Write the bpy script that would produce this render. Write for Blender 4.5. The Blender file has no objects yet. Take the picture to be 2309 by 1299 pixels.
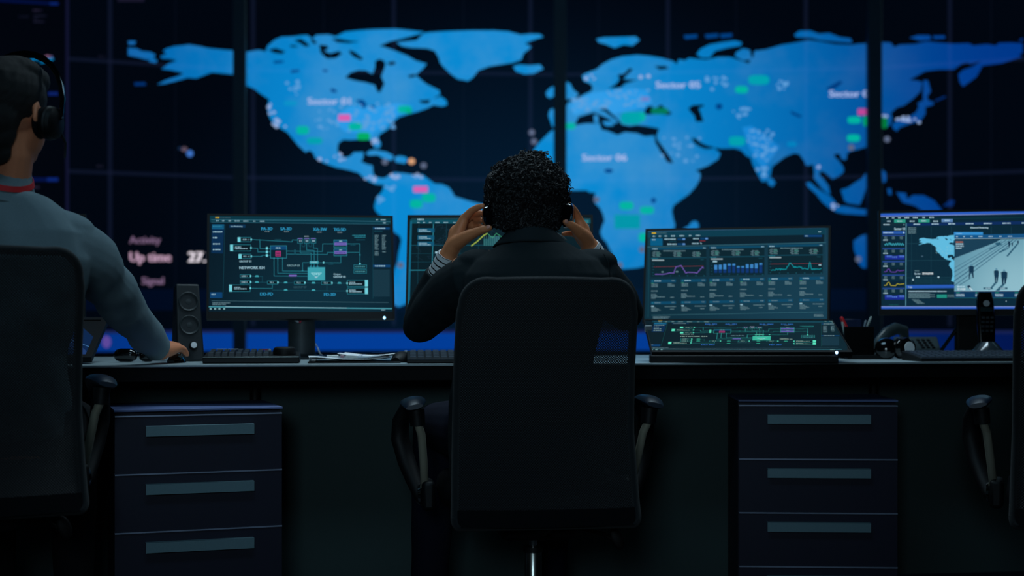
import bpy, bmesh, math, random
import numpy as np
from mathutils import Vector, Matrix
from mathutils.geometry import tessellate_polygon

# ---------------------------------------------------------------- camera / light / exposure
S = bpy.context.scene
F = 3207.0; CX = 1154.5; HY = 714.0; EZ = 0.874      # focal length in pixels, principal column, horizon row, eye height
cam_d = bpy.data.cameras.new('camera'); cam = bpy.data.objects.new('camera', cam_d); S.collection.objects.link(cam)
cam.location = (0, 0, EZ); cam.rotation_euler = (math.pi/2, 0, 0)
cam_d.sensor_width = 36; cam_d.lens = F/2309*36; cam_d.shift_y = (HY-649.5)/2309
cam_d.clip_start = 0.05; cam_d.clip_end = 60
cam_d.dof.use_dof = True; cam_d.dof.focus_distance = 3.8; cam_d.dof.aperture_fstop = 2.05
S.camera = cam
S.view_settings.view_transform = 'Standard'; S.view_settings.look = 'None'
S.view_settings.exposure = 0.0; S.view_settings.gamma = 1.0; S.view_settings.use_curve_mapping = False
w = bpy.data.worlds.new('world'); S.world = w; w.use_nodes = True
w.node_tree.nodes['Background'].inputs[0].default_value = (0.35, 0.6, 1, 1)
w.node_tree.nodes['Background'].inputs[1].default_value = 0.0006
R_ = math.radians
def area(name, loc, target, size, energy, col, sy=None, spread=math.pi):
    l = bpy.data.lights.new(name, 'AREA'); l.energy = energy; l.size = size; l.color = col; l.spread = spread
    if sy: l.shape = 'RECTANGLE'; l.size_y = sy
    o = bpy.data.objects.new(name, l); S.collection.objects.link(o); o.location = loc
    o.rotation_euler = (Vector(target)-Vector(loc)).to_track_quat('-Z', 'Y').to_euler(); return o
area('ceiling_lamp_light', (-0.35, 1.9, 2.95), (-0.2, 4.1, 0.4), 1.2, 9, (0.42, 0.76, 1.0), 0.5)
area('desk_strip_light', (0.2, 4.35, 2.95), (0.2, 4.3, 0.7), 2.6, 18, (0.62, 0.86, 1.0), 0.25, spread=R_(110))
area('front_fill_light', (-0.25, -0.5, 1.35), (0.0, 4.0, 1.05), 0.5, 2.3, (0.58, 0.84, 1.0), spread=R_(60))  # unseen soft fill light added behind the camera

# ---------------------------------------------------------------- helpers
R = math.radians
def Q(px, py, D): return Vector(((px-CX)/F*D, D, EZ-(py-HY)/F*D))       # a pixel of the photograph at distance D
def lin(c):
    c = c/255.0
    return c/12.92 if c <= 0.04045 else ((c+0.055)/1.055)**2.4
def rgb(r, g, b): return (lin(r), lin(g), lin(b), 1)
COL = S.collection
ORG = {}
_m = {}
def mat(name, col, rough=0.6, metal=0.0, bump=0.0, scale=60.0, var=0.15, spec=0.5, sheen=0.0, coat=0.0, stretch=(1, 1, 1)):
    if name in _m: return _m[name]
    m = bpy.data.materials.new(name); m.use_nodes = True; nt = m.node_tree; b = nt.nodes['Principled BSDF']
    c = rgb(*col)
    tc = nt.nodes.new('ShaderNodeTexCoord'); mp = nt.nodes.new('ShaderNodeMapping'); mp.inputs['Scale'].default_value = stretch
    n = nt.nodes.new('ShaderNodeTexNoise'); n.inputs['Scale'].default_value = scale; n.inputs['Detail'].default_value = 4
    nt.links.new(tc.outputs['Object'], mp.inputs[0]); nt.links.new(mp.outputs[0], n.inputs['Vector'])
    mx = nt.nodes.new('ShaderNodeMix'); mx.data_type = 'RGBA'
    mx.inputs[6].default_value = tuple(v*(1-var) for v in c[:3])+(1,); mx.inputs[7].default_value = tuple(min(1, v*(1+var)) for v in c[:3])+(1,)
    nt.links.new(n.outputs['Fac'], mx.inputs[0]); nt.links.new(mx.outputs[2], b.inputs['Base Color'])
    b.inputs['Roughness'].default_value = rough; b.inputs['Metallic'].default_value = metal
    b.inputs['Specular IOR Level'].default_value = spec
    if sheen: b.inputs['Sheen Weight'].default_value = sheen
    if coat: b.inputs['Coat Weight'].default_value = coat; b.inputs['Coat Roughness'].default_value = 0.08
    if bump:
        bp = nt.nodes.new('ShaderNodeBump'); bp.inputs['Strength'].default_value = bump; bp.inputs['Distance'].default_value = 0.002
        nt.links.new(n.outputs['Fac'], bp.inputs['Height']); nt.links.new(bp.outputs[0], b.inputs['Normal'])
    _m[name] = m; return m
def glow(col, k=1.0, add=False):
    name = 'glow_%d_%d_%d_%d_%d' % (*col, int(k*100), add)
    if name in _m: return _m[name]
    m = bpy.data.materials.new(name); m.use_nodes = True; nt = m.node_tree
    b = nt.nodes['Principled BSDF']; out = nt.nodes['Material Output']
    if add:
        e = nt.nodes.new('ShaderNodeEmission'); t = nt.nodes.new('ShaderNodeBsdfTransparent'); a = nt.nodes.new('ShaderNodeAddShader')
        e.inputs[0].default_value = rgb(*col); e.inputs[1].default_value = k
        nt.links.new(e.outputs[0], a.inputs[0]); nt.links.new(t.outputs[0], a.inputs[1]); nt.links.new(a.outputs[0], out.inputs[0])
    else:
        b.inputs['Base Color'].default_value = (0.002, 0.002, 0.003, 1); b.inputs['Roughness'].default_value = 0.35
        b.inputs['Specular IOR Level'].default_value = 0.05
        b.inputs['Emission Color'].default_value = rgb(*col); b.inputs['Emission Strength'].default_value = k
    _m[name] = m; return m
def glow_field(name, c1, c2, centre, sx, sz, r0, r1, noise=0.0, nscale=4.0, c3=None, k=1.0):
    """emission of a lit display that goes from c1 in the middle to c2 outward"""
    m = bpy.data.materials.new(name); m.use_nodes = True; nt = m.node_tree; b = nt.nodes['Principled BSDF']
    tc = nt.nodes.new('ShaderNodeNewGeometry'); mp = nt.nodes.new('ShaderNodeMapping'); mp.vector_type = 'POINT'
    mp.inputs['Location'].default_value = (-centre[0]*sx, 0, -centre[1]*sz); mp.inputs['Scale'].default_value = (sx, 0, sz)
    nt.links.new(tc.outputs['Position'], mp.inputs[0])
    ln = nt.nodes.new('ShaderNodeVectorMath'); ln.operation = 'LENGTH'; nt.links.new(mp.outputs[0], ln.inputs[0])
    mr = nt.nodes.new('ShaderNodeMapRange'); mr.interpolation_type = 'SMOOTHSTEP'; mr.inputs['From Min'].default_value = r0; mr.inputs['From Max'].default_value = r1
    nt.links.new(ln.outputs['Value'], mr.inputs['Value'])
    mx = nt.nodes.new('ShaderNodeMix'); mx.data_type = 'RGBA'; mx.inputs[6].default_value = rgb(*c1); mx.inputs[7].default_value = rgb(*c2)
    nt.links.new(mr.outputs[0], mx.inputs[0])
    if noise:
        n = nt.nodes.new('ShaderNodeTexNoise'); n.inputs['Scale'].default_value = nscale; n.inputs['Detail'].default_value = 5; n.inputs['Roughness'].default_value = 0.6
        nt.links.new(tc.outputs['Position'], n.inputs['Vector'])
        r2 = nt.nodes.new('ShaderNodeMapRange'); r2.inputs['From Min'].default_value = 0.45; r2.inputs['From Max'].default_value = 0.75; r2.inputs['To Max'].default_value = noise
        nt.links.new(n.outputs['Fac'], r2.inputs['Value'])
        m2 = nt.nodes.new('ShaderNodeMix'); m2.data_type = 'RGBA'; m2.inputs[7].default_value = rgb(*c3); m2.inputs[6].default_value = rgb(*c1)
        nt.links.new(r2.outputs[0], m2.inputs[0]); nt.links.new(m2.outputs[2], mx.inputs[6])
    last = mx.outputs[2]
    b.inputs['Base Color'].default_value = (0.001, 0.001, 0.002, 1); b.inputs['Roughness'].default_value = 0.5
    b.inputs['Specular IOR Level'].default_value = 0.05
    nt.links.new(last, b.inputs['Emission Color']); b.inputs['Emission Strength'].default_value = k
    _m[name] = m; return m

class MB:
    def __init__(s): s.v = []; s.f = []; s.mi = []; s.mats = []; s.cur = 0
    def use(s, m):
        if m not in s.mats: s.mats.append(m)
        s.cur = s.mats.index(m); return s
    def add(s, vs, fs):
        b = len(s.v); s.v += [tuple(v) for v in vs]
        for f in fs: s.f.append([b+i for i in f]); s.mi.append(s.cur)
        return s
    def box(s, c, d, rot=None, taper=1.0):
        hx, hy, hz = d[0]/2, d[1]/2, d[2]/2
        vs = [Vector((x*(taper if z > 0 else 1), y*(taper if z > 0 else 1), z)) for z in (-hz, hz) for x, y in ((-hx, -hy), (hx, -hy), (hx, hy), (-hx, hy))]
        if rot is not None: vs = [rot @ v for v in vs]
        vs = [v+Vector(c) for v in vs]
        return s.add(vs, [(3, 2, 1, 0), (4, 5, 6, 7), (0, 1, 5, 4), (1, 2, 6, 5), (2, 3, 7, 6), (3, 0, 4, 7)])
    def loft(s, rings, close=True):
        n = len(rings[0]); vs = [p for r in rings for p in r]; fs = []
        for i in range(len(rings)-1):
            for j in range(n):
                k = (j+1) % n
                fs.append((i*n+j, i*n+k, (i+1)*n+k, (i+1)*n+j))
        if close: fs.append(tuple(range(n-1, -1, -1))); fs.append(tuple((len(rings)-1)*n+j for j in range(n)))
        return s.add(vs, fs)
    def tube(s, pts, rad, n=12, cap='round', flat=None):
        pts = [Vector(p) for p in pts]; m = len(pts)
        if not hasattr(rad, '__len__'): rad = [rad]*m
        rad = list(rad)
        T = []
        for i in range(m):
            a = pts[max(0, i-1)]; b = pts[min(m-1, i+1)]; T.append((b-a).normalized())
        if cap == 'round':
            pp = []; rr = []; tt = []
            for a in (85, 60, 35): pp.append(pts[0]-T[0]*rad[0]*math.sin(R(a))); rr.append(rad[0]*math.cos(R(a))); tt.append(T[0])
            pp += pts; rr += rad; tt += T
            for a in (35, 60, 85): pp.append(pts[-1]+T[-1]*rad[-1]*math.sin(R(a))); rr.append(rad[-1]*math.cos(R(a))); tt.append(T[-1])
            pts, rad, T = pp, rr, tt
        up = Vector((0, 0, 1)) if abs(T[0].z) < 0.9 else Vector((0, 1, 0))
        rings = []; nrm = (up-T[0]*up.dot(T[0])).normalized()
        for p, r, t in zip(pts, rad, T):
            nrm = (nrm-t*nrm.dot(t)).normalized(); bi = t.cross(nrm)
            fl = 1.0 if flat is None else flat
            rings.append([p+(nrm*math.cos(2*math.pi*k/n)*fl+bi*math.sin(2*math.pi*k/n))*r for k in range(n)])
        return s.loft(rings)
    def ell(s, c, r, n=20, rot=None, m=12):
        rings = []
        for i in range(m+1):
            a = -math.pi/2+math.pi*(i+0.02)/(m+0.04)
            rings.append([Vector((r[0]*math.cos(a)*math.cos(2*math.pi*k/n), r[1]*math.cos(a)*math.sin(2*math.pi*k/n), r[2]*math.sin(a))) for k in range(n)])
        rings = [[(rot @ p if rot is not None else p)+Vector(c) for p in ring] for ring in rings]
        return s.loft(rings)
    def lathe(s, prof, c=(0, 0, 0), n=28, rot=None):
        rings = []
        for r, z in prof:
            ring = [Vector((max(r, 1e-4)*math.cos(2*math.pi*k/n), max(r, 1e-4)*math.sin(2*math.pi*k/n), z)) for k in range(n)]
            rings.append([(rot @ p if rot is not None else p)+Vector(c) for p in ring])
        return s.loft(rings)
    def prism(s, poly, y0, y1, rot=None, c=(0, 0, 0)):
        """outline in the x-z plane, extruded from y0 to y1"""
        n = len(poly)
        vs = [Vector((x, y, z)) for y in (y0, y1) for x, z in poly]
        if rot is not None: vs = [rot @ v for v in vs]
        vs = [v+Vector(c) for v in vs]
        fs = [(i, (i+1) % n, n+(i+1) % n, n+i) for i in range(n)]
        fs.append(tuple(range(n-1, -1, -1))); fs.append(tuple(range(n, 2*n)))
        return s.add(vs, fs)
    def mesh(s, name, org=(0, 0, 0)):
        me = bpy.data.meshes.new(name); o = Vector(org)
        me.from_pydata([(v[0]-o.x, v[1]-o.y, v[2]-o.z) for v in s.v], [], s.f)
        for m in s.mats: me.materials.append(m)
        me.polygons.foreach_set('material_index', s.mi); me.update()
        return me
    def build(s, name, m=None, parent=None, bevel=0, smooth=None, fix=True, org=None, seg=2):
        if m is not None: s.mats = [m]; s.mi = [0]*len(s.f)
        if org is None: org = ORG.get(parent.name, (0, 0, 0)) if parent else (0, 0, 0)
        me = s.mesh(name, org)
        if fix:
            bm = bmesh.new(); bm.from_mesh(me); bmesh.ops.recalc_face_normals(bm, faces=bm.faces); bm.to_mesh(me); bm.free()
        o = bpy.data.objects.new(name, me); COL.objects.link(o)
        if parent: o.parent = parent; ORG[o.name] = tuple(org)
        else: o.location = org; ORG[o.name] = tuple(org)
        if bevel:
            md = o.modifiers.new('bevel', 'BEVEL'); md.width = bevel; md.segments = seg; md.limit_method = 'ANGLE'
        if smooth is None: smooth = True
        if smooth:
            for p in me.polygons: p.use_smooth = True
            me.set_sharp_from_angle(angle=R(38))
        return o
def voxel(name, mb, m, size, parent=None, org=(0, 0, 0), iters=6, noise=None):
    """union of overlapping closed shapes turned into one continuous surface"""
    me = mb.mesh(name+'_src', org)
    bm = bmesh.new(); bm.from_mesh(me); bmesh.ops.recalc_face_normals(bm, faces=bm.faces); bm.to_mesh(me); bm.free()
    o = bpy.data.objects.new('tmp', me); COL.objects.link(o)
    r = o.modifiers.new('r', 'REMESH'); r.mode = 'VOXEL'; r.voxel_size = size
    sm = o.modifiers.new('s', 'SMOOTH'); sm.iterations = iters; sm.factor = 0.5
    dg = bpy.context.evaluated_depsgraph_get(); dg.update()
    me2 = bpy.data.meshes.new_from_object(o.evaluated_get(dg)); me2.name = name
    bpy.data.objects.remove(o); bpy.data.meshes.remove(me)
    if noise:
        amp, sc, seed = noise
        n = len(me2.vertices); co = np.empty(n*3, 'f'); me2.vertices.foreach_get('co', co); co = co.reshape(-1, 3)
        no = np.empty(n*3, 'f'); me2.vertices.foreach_get('normal', no); no = no.reshape(-1, 3)
        rs = np.random.RandomState(seed); d = np.zeros(n)
        for k in range(7):
            kv = rs.normal(size=3)*sc*(0.7+0.25*k); d += np.sin(co @ kv + rs.rand()*6+1.5*np.sin(co @ (rs.normal(size=3)*sc*0.5)))/(1+0.4*k)
        co += no*(d*amp/2.5)[:, None]; me2.vertices.foreach_set('co', co.ravel()); me2.update()
    me2.materials.clear(); me2.materials.append(m)
    for p in me2.polygons: p.use_smooth = True; p.material_index = 0
    ob = bpy.data.objects.new(name, me2); COL.objects.link(ob)
    ORG[ob.name] = tuple(org)
    if parent: ob.parent = parent
    else: ob.location = org
    return ob
def tag(o, label=None, cat=None, group=None, kind=None):
    if label: o['label'] = label
    if cat: o['category'] = cat
    if group: o['group'] = group
    if kind: o['kind'] = kind
    return o
def thing(name, label, cat, loc=(0, 0, 0), rotz=0, group=None):
    o = bpy.data.objects.new(name, None); COL.objects.link(o); o.location = loc; o.rotation_euler = (0, 0, rotz)
    o.empty_display_size = 0.05; ORG[o.name] = tuple(loc) if rotz == 0 else (0, 0, 0)
    return tag(o, label, cat, group)
def children(o): return [c for c in bpy.data.objects if c.parent == o]
def copy_tree(o, parent=None):
    c = o.copy(); COL.objects.link(c)
    if parent: c.parent = parent
    for ch in children(o): copy_tree(ch, c)
    return c
_txt = {}
def text_geo(t):
    """outline letters of the built-in font as triangles, unit size"""
    if t not in _txt:
        cu = bpy.data.curves.new('t', 'FONT'); cu.body = t; cu.size = 1.0; cu.resolution_u = 2; cu.fill_mode = 'FRONT'
        o = bpy.data.objects.new('t', cu); COL.objects.link(o)
        dg = bpy.context.evaluated_depsgraph_get(); dg.update()
        me = bpy.data.meshes.new_from_object(o.evaluated_get(dg))
        vs = [(v.co.x, v.co.y) for v in me.vertices]; fs = [tuple(p.vertices) for p in me.polygons]
        bpy.data.objects.remove(o); bpy.data.curves.remove(cu); bpy.data.meshes.remove(me); _txt[t] = (vs, fs)
    return _txt[t]
class Draw:
    """a picture on a display: triangles in the display's own 2D frame, each with a colour and a stacking order"""
    def __init__(s): s.t = []; s.l = 0
    def tri(s, pts, m, l): s.t.append((pts, m, l))
    def poly(s, pts, m, l=1, tf=None):
        if tf: pts = [tf(p) for p in pts]
        for t in tessellate_polygon([[Vector((p[0], p[1], 0)) for p in pts]]):
            s.tri([pts[i] for i in t], m, l)
    def rect(s, x0, y0, x1, y1, m, l=1): s.poly([(x0, y0), (x1, y0), (x1, y1), (x0, y1)], m, l)
    def frame(s, x0, y0, x1, y1, w, m, l=2):
        s.rect(x0, y0, x1, y0+w, m, l); s.rect(x0, y1-w, x1, y1, m, l); s.rect(x0, y0+w, x0+w, y1-w, m, l); s.rect(x1-w, y0+w, x1, y1-w, m, l)
    def line(s, pts, w, m, l=2):
        for a, b in zip(pts, pts[1:]):
            d = Vector((b[0]-a[0], b[1]-a[1]))
            if d.length < 1e-6: continue
            d.normalize(); n = Vector((-d.y, d.x))*w/2; e = d*w*0.3
            s.poly([(a[0]+n.x-e.x, a[1]+n.y-e.y), (b[0]+n.x+e.x, b[1]+n.y+e.y), (b[0]-n.x+e.x, b[1]-n.y+e.y), (a[0]-n.x-e.x, a[1]-n.y-e.y)], m, l)
    def disc(s, x, y, rx, ry, m, l=2, n=12):
        s.poly([(x+rx*math.cos(2*math.pi*k/n), y+ry*math.sin(2*math.pi*k/n)) for k in range(n)], m, l)
    def text(s, x, y, size, t, m, l=3, sx=1.0, bold=0, anchor='l'):
        vs, fs = text_geo(t)
        w = max([v[0] for v in vs] or [0])
        ox = -w*size*sx/2 if anchor == 'c' else (-w*size*sx if anchor == 'r' else 0)
        for dx in ([0] if not bold else [-bold, 0, bold]):
            for f in fs: s.poly([(x+ox+dx+vs[i][0]*size*sx, y-vs[i][1]*size) for i in f], m, l+(0.1*(dx > 0)) - 0.1*(dx < 0))
    def scribble(s, x, y, w, h, m, l=3, seed=0):
        """unreadably small writing: a row of short strokes"""
        rs = random.Random(int(x*7+y*13+seed)); cx = x
        while cx < x+w:
            ww = rs.uniform(0.5, 1.6)*h; s.rect(cx, y, min(cx+ww, x+w), y+h, m, l); cx += ww+h*rs.uniform(0.25, 0.6)
def homography(src, dst):
    A = []; b = []
    for (x, y), (u, v) in zip(src, dst):
        A.append([x, y, 1, 0, 0, 0, -u*x, -u*y]); b.append(u); A.append([0, 0, 0, x, y, 1, -v*x, -v*y]); b.append(v)
    h = np.linalg.solve(np.array(A, float), np.array(b, float)); return np.append(h, 1).reshape(3, 3)
class Plane:
    def __init__(s, p0, n):
        s.p0 = Vector(p0); s.n = Vector(n).normalized()
        s.u = Vector((0, 0, 1)).cross(s.n).normalized(); s.w = s.n.cross(s.u)
        if s.u.x < 0: s.u = -s.u
        if s.w.z < 0: s.w = -s.w
    def hit(s, px, py):
        d = Q(px, py, 1.0)-Vector((0, 0, EZ)); o = Vector((0, 0, EZ)); t = (s.p0-o).dot(s.n)/d.dot(s.n); return o+d*t
    def uv(s, p): return ((p-s.p0).dot(s.u), (p-s.p0).dot(s.w))
    def at(s, u, v, off=0): return s.p0+s.u*u+s.w*v+s.n*off
def draw_on_plane(draw, ref, plane, quad_px, name, parent, step=0.00018, bounds=None):
    """lay a picture (in its own reference frame) on a flat screen"""
    H = homography(ref, [plane.uv(plane.hit(*q)) for q in quad_px])
    mb = MB()
    for pts, m, l in draw.t:
        mb.use(m); vs = []
        for x, y in pts:
            q = H @ np.array([x, y, 1.0]); vs.append((q[0]/q[2], q[1]/q[2]))
        if bounds:
            u0, u1, v0, v1 = bounds; sw = lambda z: [(b, a) for a, b in z]
            vs = clip(clip(vs, u0, False), u1, True)
            if len(vs) > 2: vs = sw(clip(clip(sw(vs), v0, False), v1, True))
            if len(vs) < 3: continue
        mb.add([plane.at(a, b, l*step) for a, b in vs], [tuple(range(len(vs)))])
    return mb.build(name, None, parent, smooth=False, fix=False)

# ---------------------------------------------------------------- the room
M_wall = mat('dark_wall_paint', (26, 30, 34), 0.9, bump=0.2, scale=90)
M_floor = mat('dark_carpet', (22, 25, 30), 0.95, bump=0.6, scale=400)
M_black = mat('black_plastic', (8, 9, 12), 0.55, bump=0.05, scale=300, spec=0.3)
M_gloss = mat('gloss_black_plastic', (5, 6, 8), 0.12, coat=0.6, var=0.05)
M_metal = mat('brushed_steel', (190, 192, 186), 0.28, 1.0, var=0.08, scale=200)
M_chrome = mat('chrome', (215, 218, 220), 0.12, 1.0, var=0.02)
def slab(name, c, d, m):
    o = MB().box(c, d).build(name, m, smooth=False); return tag(o, kind='structure')
slab('floor', (0, 4.0, -0.05), (11.4, 11.2, 0.1), M_floor)
slab('ceiling', (0, 4.0, 3.55), (11.4, 11.2, 0.1), M_wall)
slab('wall_back', (0, 9.55, 1.75), (11.4, 0.1, 3.5), M_wall)
slab('wall_left', (-5.65, 3.95, 1.75), (0.1, 11.0, 3.5), M_wall)
slab('wall_right', (5.65, 3.95, 1.75), (0.1, 11.0, 3.5), M_wall)

# ---------------------------------------------------------------- the wall of displays: four tall panels set on a shallow arc
KW = 1.35      # the wall stands well behind the desk
zk = lambda z: EZ+(z-EZ)*KW
NODE = [(-250, 5.83*KW), (540, 6.375*KW), (1262.5, 6.50*KW), (1972, 6.33*KW), (2560, 5.94*KW)]
NP = [Vector(((px-CX)/F*D, D)) for px, D in NODE]
ZB, ZT = zk(0.695), zk(2.46)
def facet(i):
    a, b = NP[i], NP[i+1]; n = Vector(((b-a).y, -(b-a).x)).normalized()
    if n.y > 0: n = -n
    return a, b, n
def wall_pt(i, px, py, off=0):
    a, b, n = facet(i); t = Vector(((px-CX)/F, 1.0)); D = a.dot(n)/t.dot(n)
    return Vector((t.x*D+n.x*off, D+n.y*off, EZ-(py-HY)/F*D))
def py_of(i, px, z):
    p = wall_pt(i, px, HY); return HY-(z-EZ)*F/p.y
def clip(poly, x, keep_less):
    out = []
    for k in range(len(poly)):
        a, b = poly[k], poly[(k+1) % len(poly)]
        ia = (a[0] <= x) if keep_less else (a[0] >= x); ib = (b[0] <= x) if keep_less else (b[0] >= x)
        if ia: out.append(a)
        if ia != ib:
            t = (x-a[0])/(b[0]-a[0]); out.append((x, a[1]+t*(b[1]-a[1])))
    return out
A = lambda p: (p[0]/2.953+520, p[1]/2.953+40)
B = lambda p: (p[0]/2.953+1220, p[1]/2.953+40)
C3 = lambda p: (p[0]/2.951+1900, p[1]/2.951+60)
L = lambda p: (p[0]/2.598, p[1]/2.598)
S4 = lambda p: (p[0]/4.81+820, p[1]/4.81+360)
Af = lambda p: (p[0]/5.4125+1240, p[1]/5.4125+380)
E5 = lambda p: (p[0]/4.477+1780, p[1]/4.477+330)
LAND = glow_field('display_land', (10, 144, 220), (0, 58, 144), (-0.15*KW, zk(1.75)), 0.42/KW, 0.42/KW, 0.2, 0.98, 0.7, 2.0, (80, 160, 218), k=0.9)  # dimming outward is lens vignetting put into the emission
SEA = glow_field('display_sea', (3, 25, 46), (1, 5, 14), (0.1*KW, zk(1.2)), 0.55/KW, 0.75/KW, 0.05, 1.0)  # darker edges carry the lens vignetting in the emission colour
SEA2 = SEA
W = Draw()
def P(tf, pts, m=LAND, l=3): W.poly(pts, m, l, tf)
def to(tf, pts): return [tf(p) for p in pts]
I_ = lambda p: p
# North America, Alaska and the Arctic archipelago as one outline
na = to(L, [(1365,437),(1300,430),(1240,425),(1200,440),(1150,460),(1100,456),(1020,478),(960,492),(920,495),(970,470),(1050,445),(1075,430),(1040,420),(990,410),(945,405),(985,375),(1035,355),(1000,346),(945,342),(940,328),(975,318),(955,298),(975,285),(1020,272),(1110,262),(1160,270),(1230,285),(1365,297)]) \
   + to(A, [(110,228),(185,215),(235,225),(245,190),(290,150),(340,128),(420,125),(470,118),(510,115),(545,140),(570,115),(650,112),(700,125),(760,95),(850,85),(960,78),(1100,75),(1200,85),(1290,95),(1230,125),(1150,140),(1060,165),(1005,190),(1080,215),(1180,255),(1230,285),(1305,308),(1280,340),(1230,385),(1195,395),(1240,390),(1300,440),(1390,485),(1395,512),(1345,538),(1400,525),(1435,550),(1443,580),(1410,592),(1350,582),(1310,603),(1240,628),(1180,643),(1120,663),(1078,700),(1050,740),(990,780),(982,800),(1002,840),(990,870),(958,866),(935,820),(915,812),(870,810),(800,815),(750,812),(718,835),(710,880),(728,922),(770,932),(800,920),(820,897),(885,895),(882,935),(868,958),(905,975),(945,985),(947,1030),(960,1058),(1010,1070),(1050,1062),(1040,1110),(1000,1112),(960,1108),(900,1078),(850,1032),(780,1012),(700,997),(620,967),(562,932),(553,905),(525,882),(500,897),(450,850),(380,765),(330,735),(275,692),(250,640),(245,590),(258,545),(200,507),(160,475),(105,452)])
W.poly(na, LAND, 3)
for pts in ([(762,400),(800,365),(850,350),(900,352),(945,375),(962,330),(962,290),(990,275),(1020,285),(1032,310),(1020,350),(1003,392),(1025,440),(995,500),(975,490),(960,450),(900,432),(830,420)],
            [(250,215),(300,203),(365,225),(345,242),(290,235)],[(590,180),(640,185),(655,205),(622,222),(665,238),(722,222),(742,240),(700,270),(640,272),(600,235)],
            [(790,215),(820,225),(880,268),(872,285),(820,262),(792,235)],[(420,150),(470,140),(530,185),(500,195),(460,170)],[(545,140),(575,165),(560,180),(530,150)],[(670,140),(720,140),(800,155),(865,158),(790,170),(710,165)],
            [(395,182),(440,186),(450,196),(400,196)],[(990,188),(1060,158),(1140,140),(1290,100),(1240,150),(1105,165),(1080,205),(1040,200)],
            [(1250,552),(1330,546),(1318,572),(1275,570)],[(1180,385),(1230,375),(1225,395),(1190,400)],[(1040,300),(1090,290),(1100,310),(1060,318)]):
    P(A, pts, SEA2, 4)
DIM = glow_field('display_lake', (0, 70, 140), (0, 35, 100), (0, zk(1.7)), 0.5/KW, 0.5/KW, 0.2, 1.2)
for pts in ([(830,548),(880,545),(908,575),(886,612),(870,580)],[(925,580),(968,590),(952,606)],[(285,288),(350,285),(355,300),(290,306)],[(400,350),(455,345),(460,360),(405,370)],[(612,345),(650,348),(645,362),(615,360)],[(665,470),(700,478),(710,500),(670,495)]):
    P(A, pts, DIM, 4)
P(A, [(1105,165),(1160,140),(1250,110),(1320,98),(1450,90),(1600,85),(1750,85),(1850,92),(1930,114),(2000,108),(2060,110),(2082,128),(2010,150),(1960,172),(2002,195),(1980,215),(1950,238),(1935,280),(1880,300),(1800,312),(1720,325),(1650,352),(1612,400),(1580,422),(1510,408),(1460,370),(1415,325),(1395,300),(1385,265),(1360,222),(1310,205),(1200,200),(1140,190)])
P(A, [(1880,325),(1920,313),(1990,318),(2060,312),(2082,340),(2020,372),(1960,377),(1900,358)])
P(A, [(900,905),(925,885),(960,880),(1040,895),(1085,920),(1075,950),(1030,945),(980,915),(920,918)])
P(A, [(1090,932),(1120,920),(1160,925),(1182,945),(1160,972),(1100,962)])
P(L, [(750,240),(795,240),(790,262),(752,262)]); P(L, [(750,280),(800,285),(830,300),(880,305),(910,320),(900,345),(860,350),(800,335),(750,325)]); P(L, [(880,345),(920,350),(915,370),(870,362)])
P(L, [(785,485),(850,483),(855,500),(790,502)], DIM)
W.disc(*L((1112,900)), 8, 8, glow((60, 110, 190)), 3); W.disc(*L((1080,875)), 7, 6, glow((90, 75, 90)), 3); W.disc(*L((1055,870)), 5, 4, glow((20, 40, 70)), 3)
P(S4, [(222,215),(260,178),(330,140),(430,148),(560,165),(640,165),(700,212),(770,262),(850,268),(920,298),(960,350),(985,400),(1080,430),(1180,460),(1290,485),(1420,520),(1440,600),(1330,700),(1200,760),(1100,900),(950,1010),(850,1100),(760,1230),(620,1330),(560,1450),(470,1560),(380,1600),(310,1560),(315,1300),(332,1200),(365,1120),(382,1000),(410,880),(395,830),(330,785),(285,700),(200,615),(150,580),(122,540),(115,510),(128,450),(145,405),(200,345),(215,300)])
# Africa
P(Af, [(1700,-30),(1835,60),(1830,130),(1780,220),(1700,310),(1590,390),(1510,450),(1488,520),(1508,620),(1530,700),(1500,760),(1440,900),(1320,1090),(1170,1192),(1050,1217),(900,1228),(828,1215),(790,1100),(740,1000),(690,900),(640,850),(615,780),(640,700),(668,640),(650,560),(610,480),(555,430),(530,380),(558,295),(480,290),(430,248),(370,232),(300,252),(210,280),(60,270),(-60,160),(-150,40),(-180,-60),(-100,-200),(700,-200)])
P(B, [(-90,940),(-20,840),(20,800),(55,765),(90,742),(165,740),(230,715),(300,705),(390,705),(402,745),(450,757),(510,782),(560,762),(640,770),(690,790),(755,785),(760,830),(800,900),(860,990),(925,1048),(960,1045),(1055,1030),(1062,1060),(900,1150),(200,1150)])
P(Af, [(1620,738),(1690,705),(1722,660),(1760,640),(1800,650),(1818,700),(1800,770)])
W.disc(*Af((1265,390)), 6, 6, DIM, 4); W.disc(*B((450,1020)), 10, 5, DIM, 4)
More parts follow.
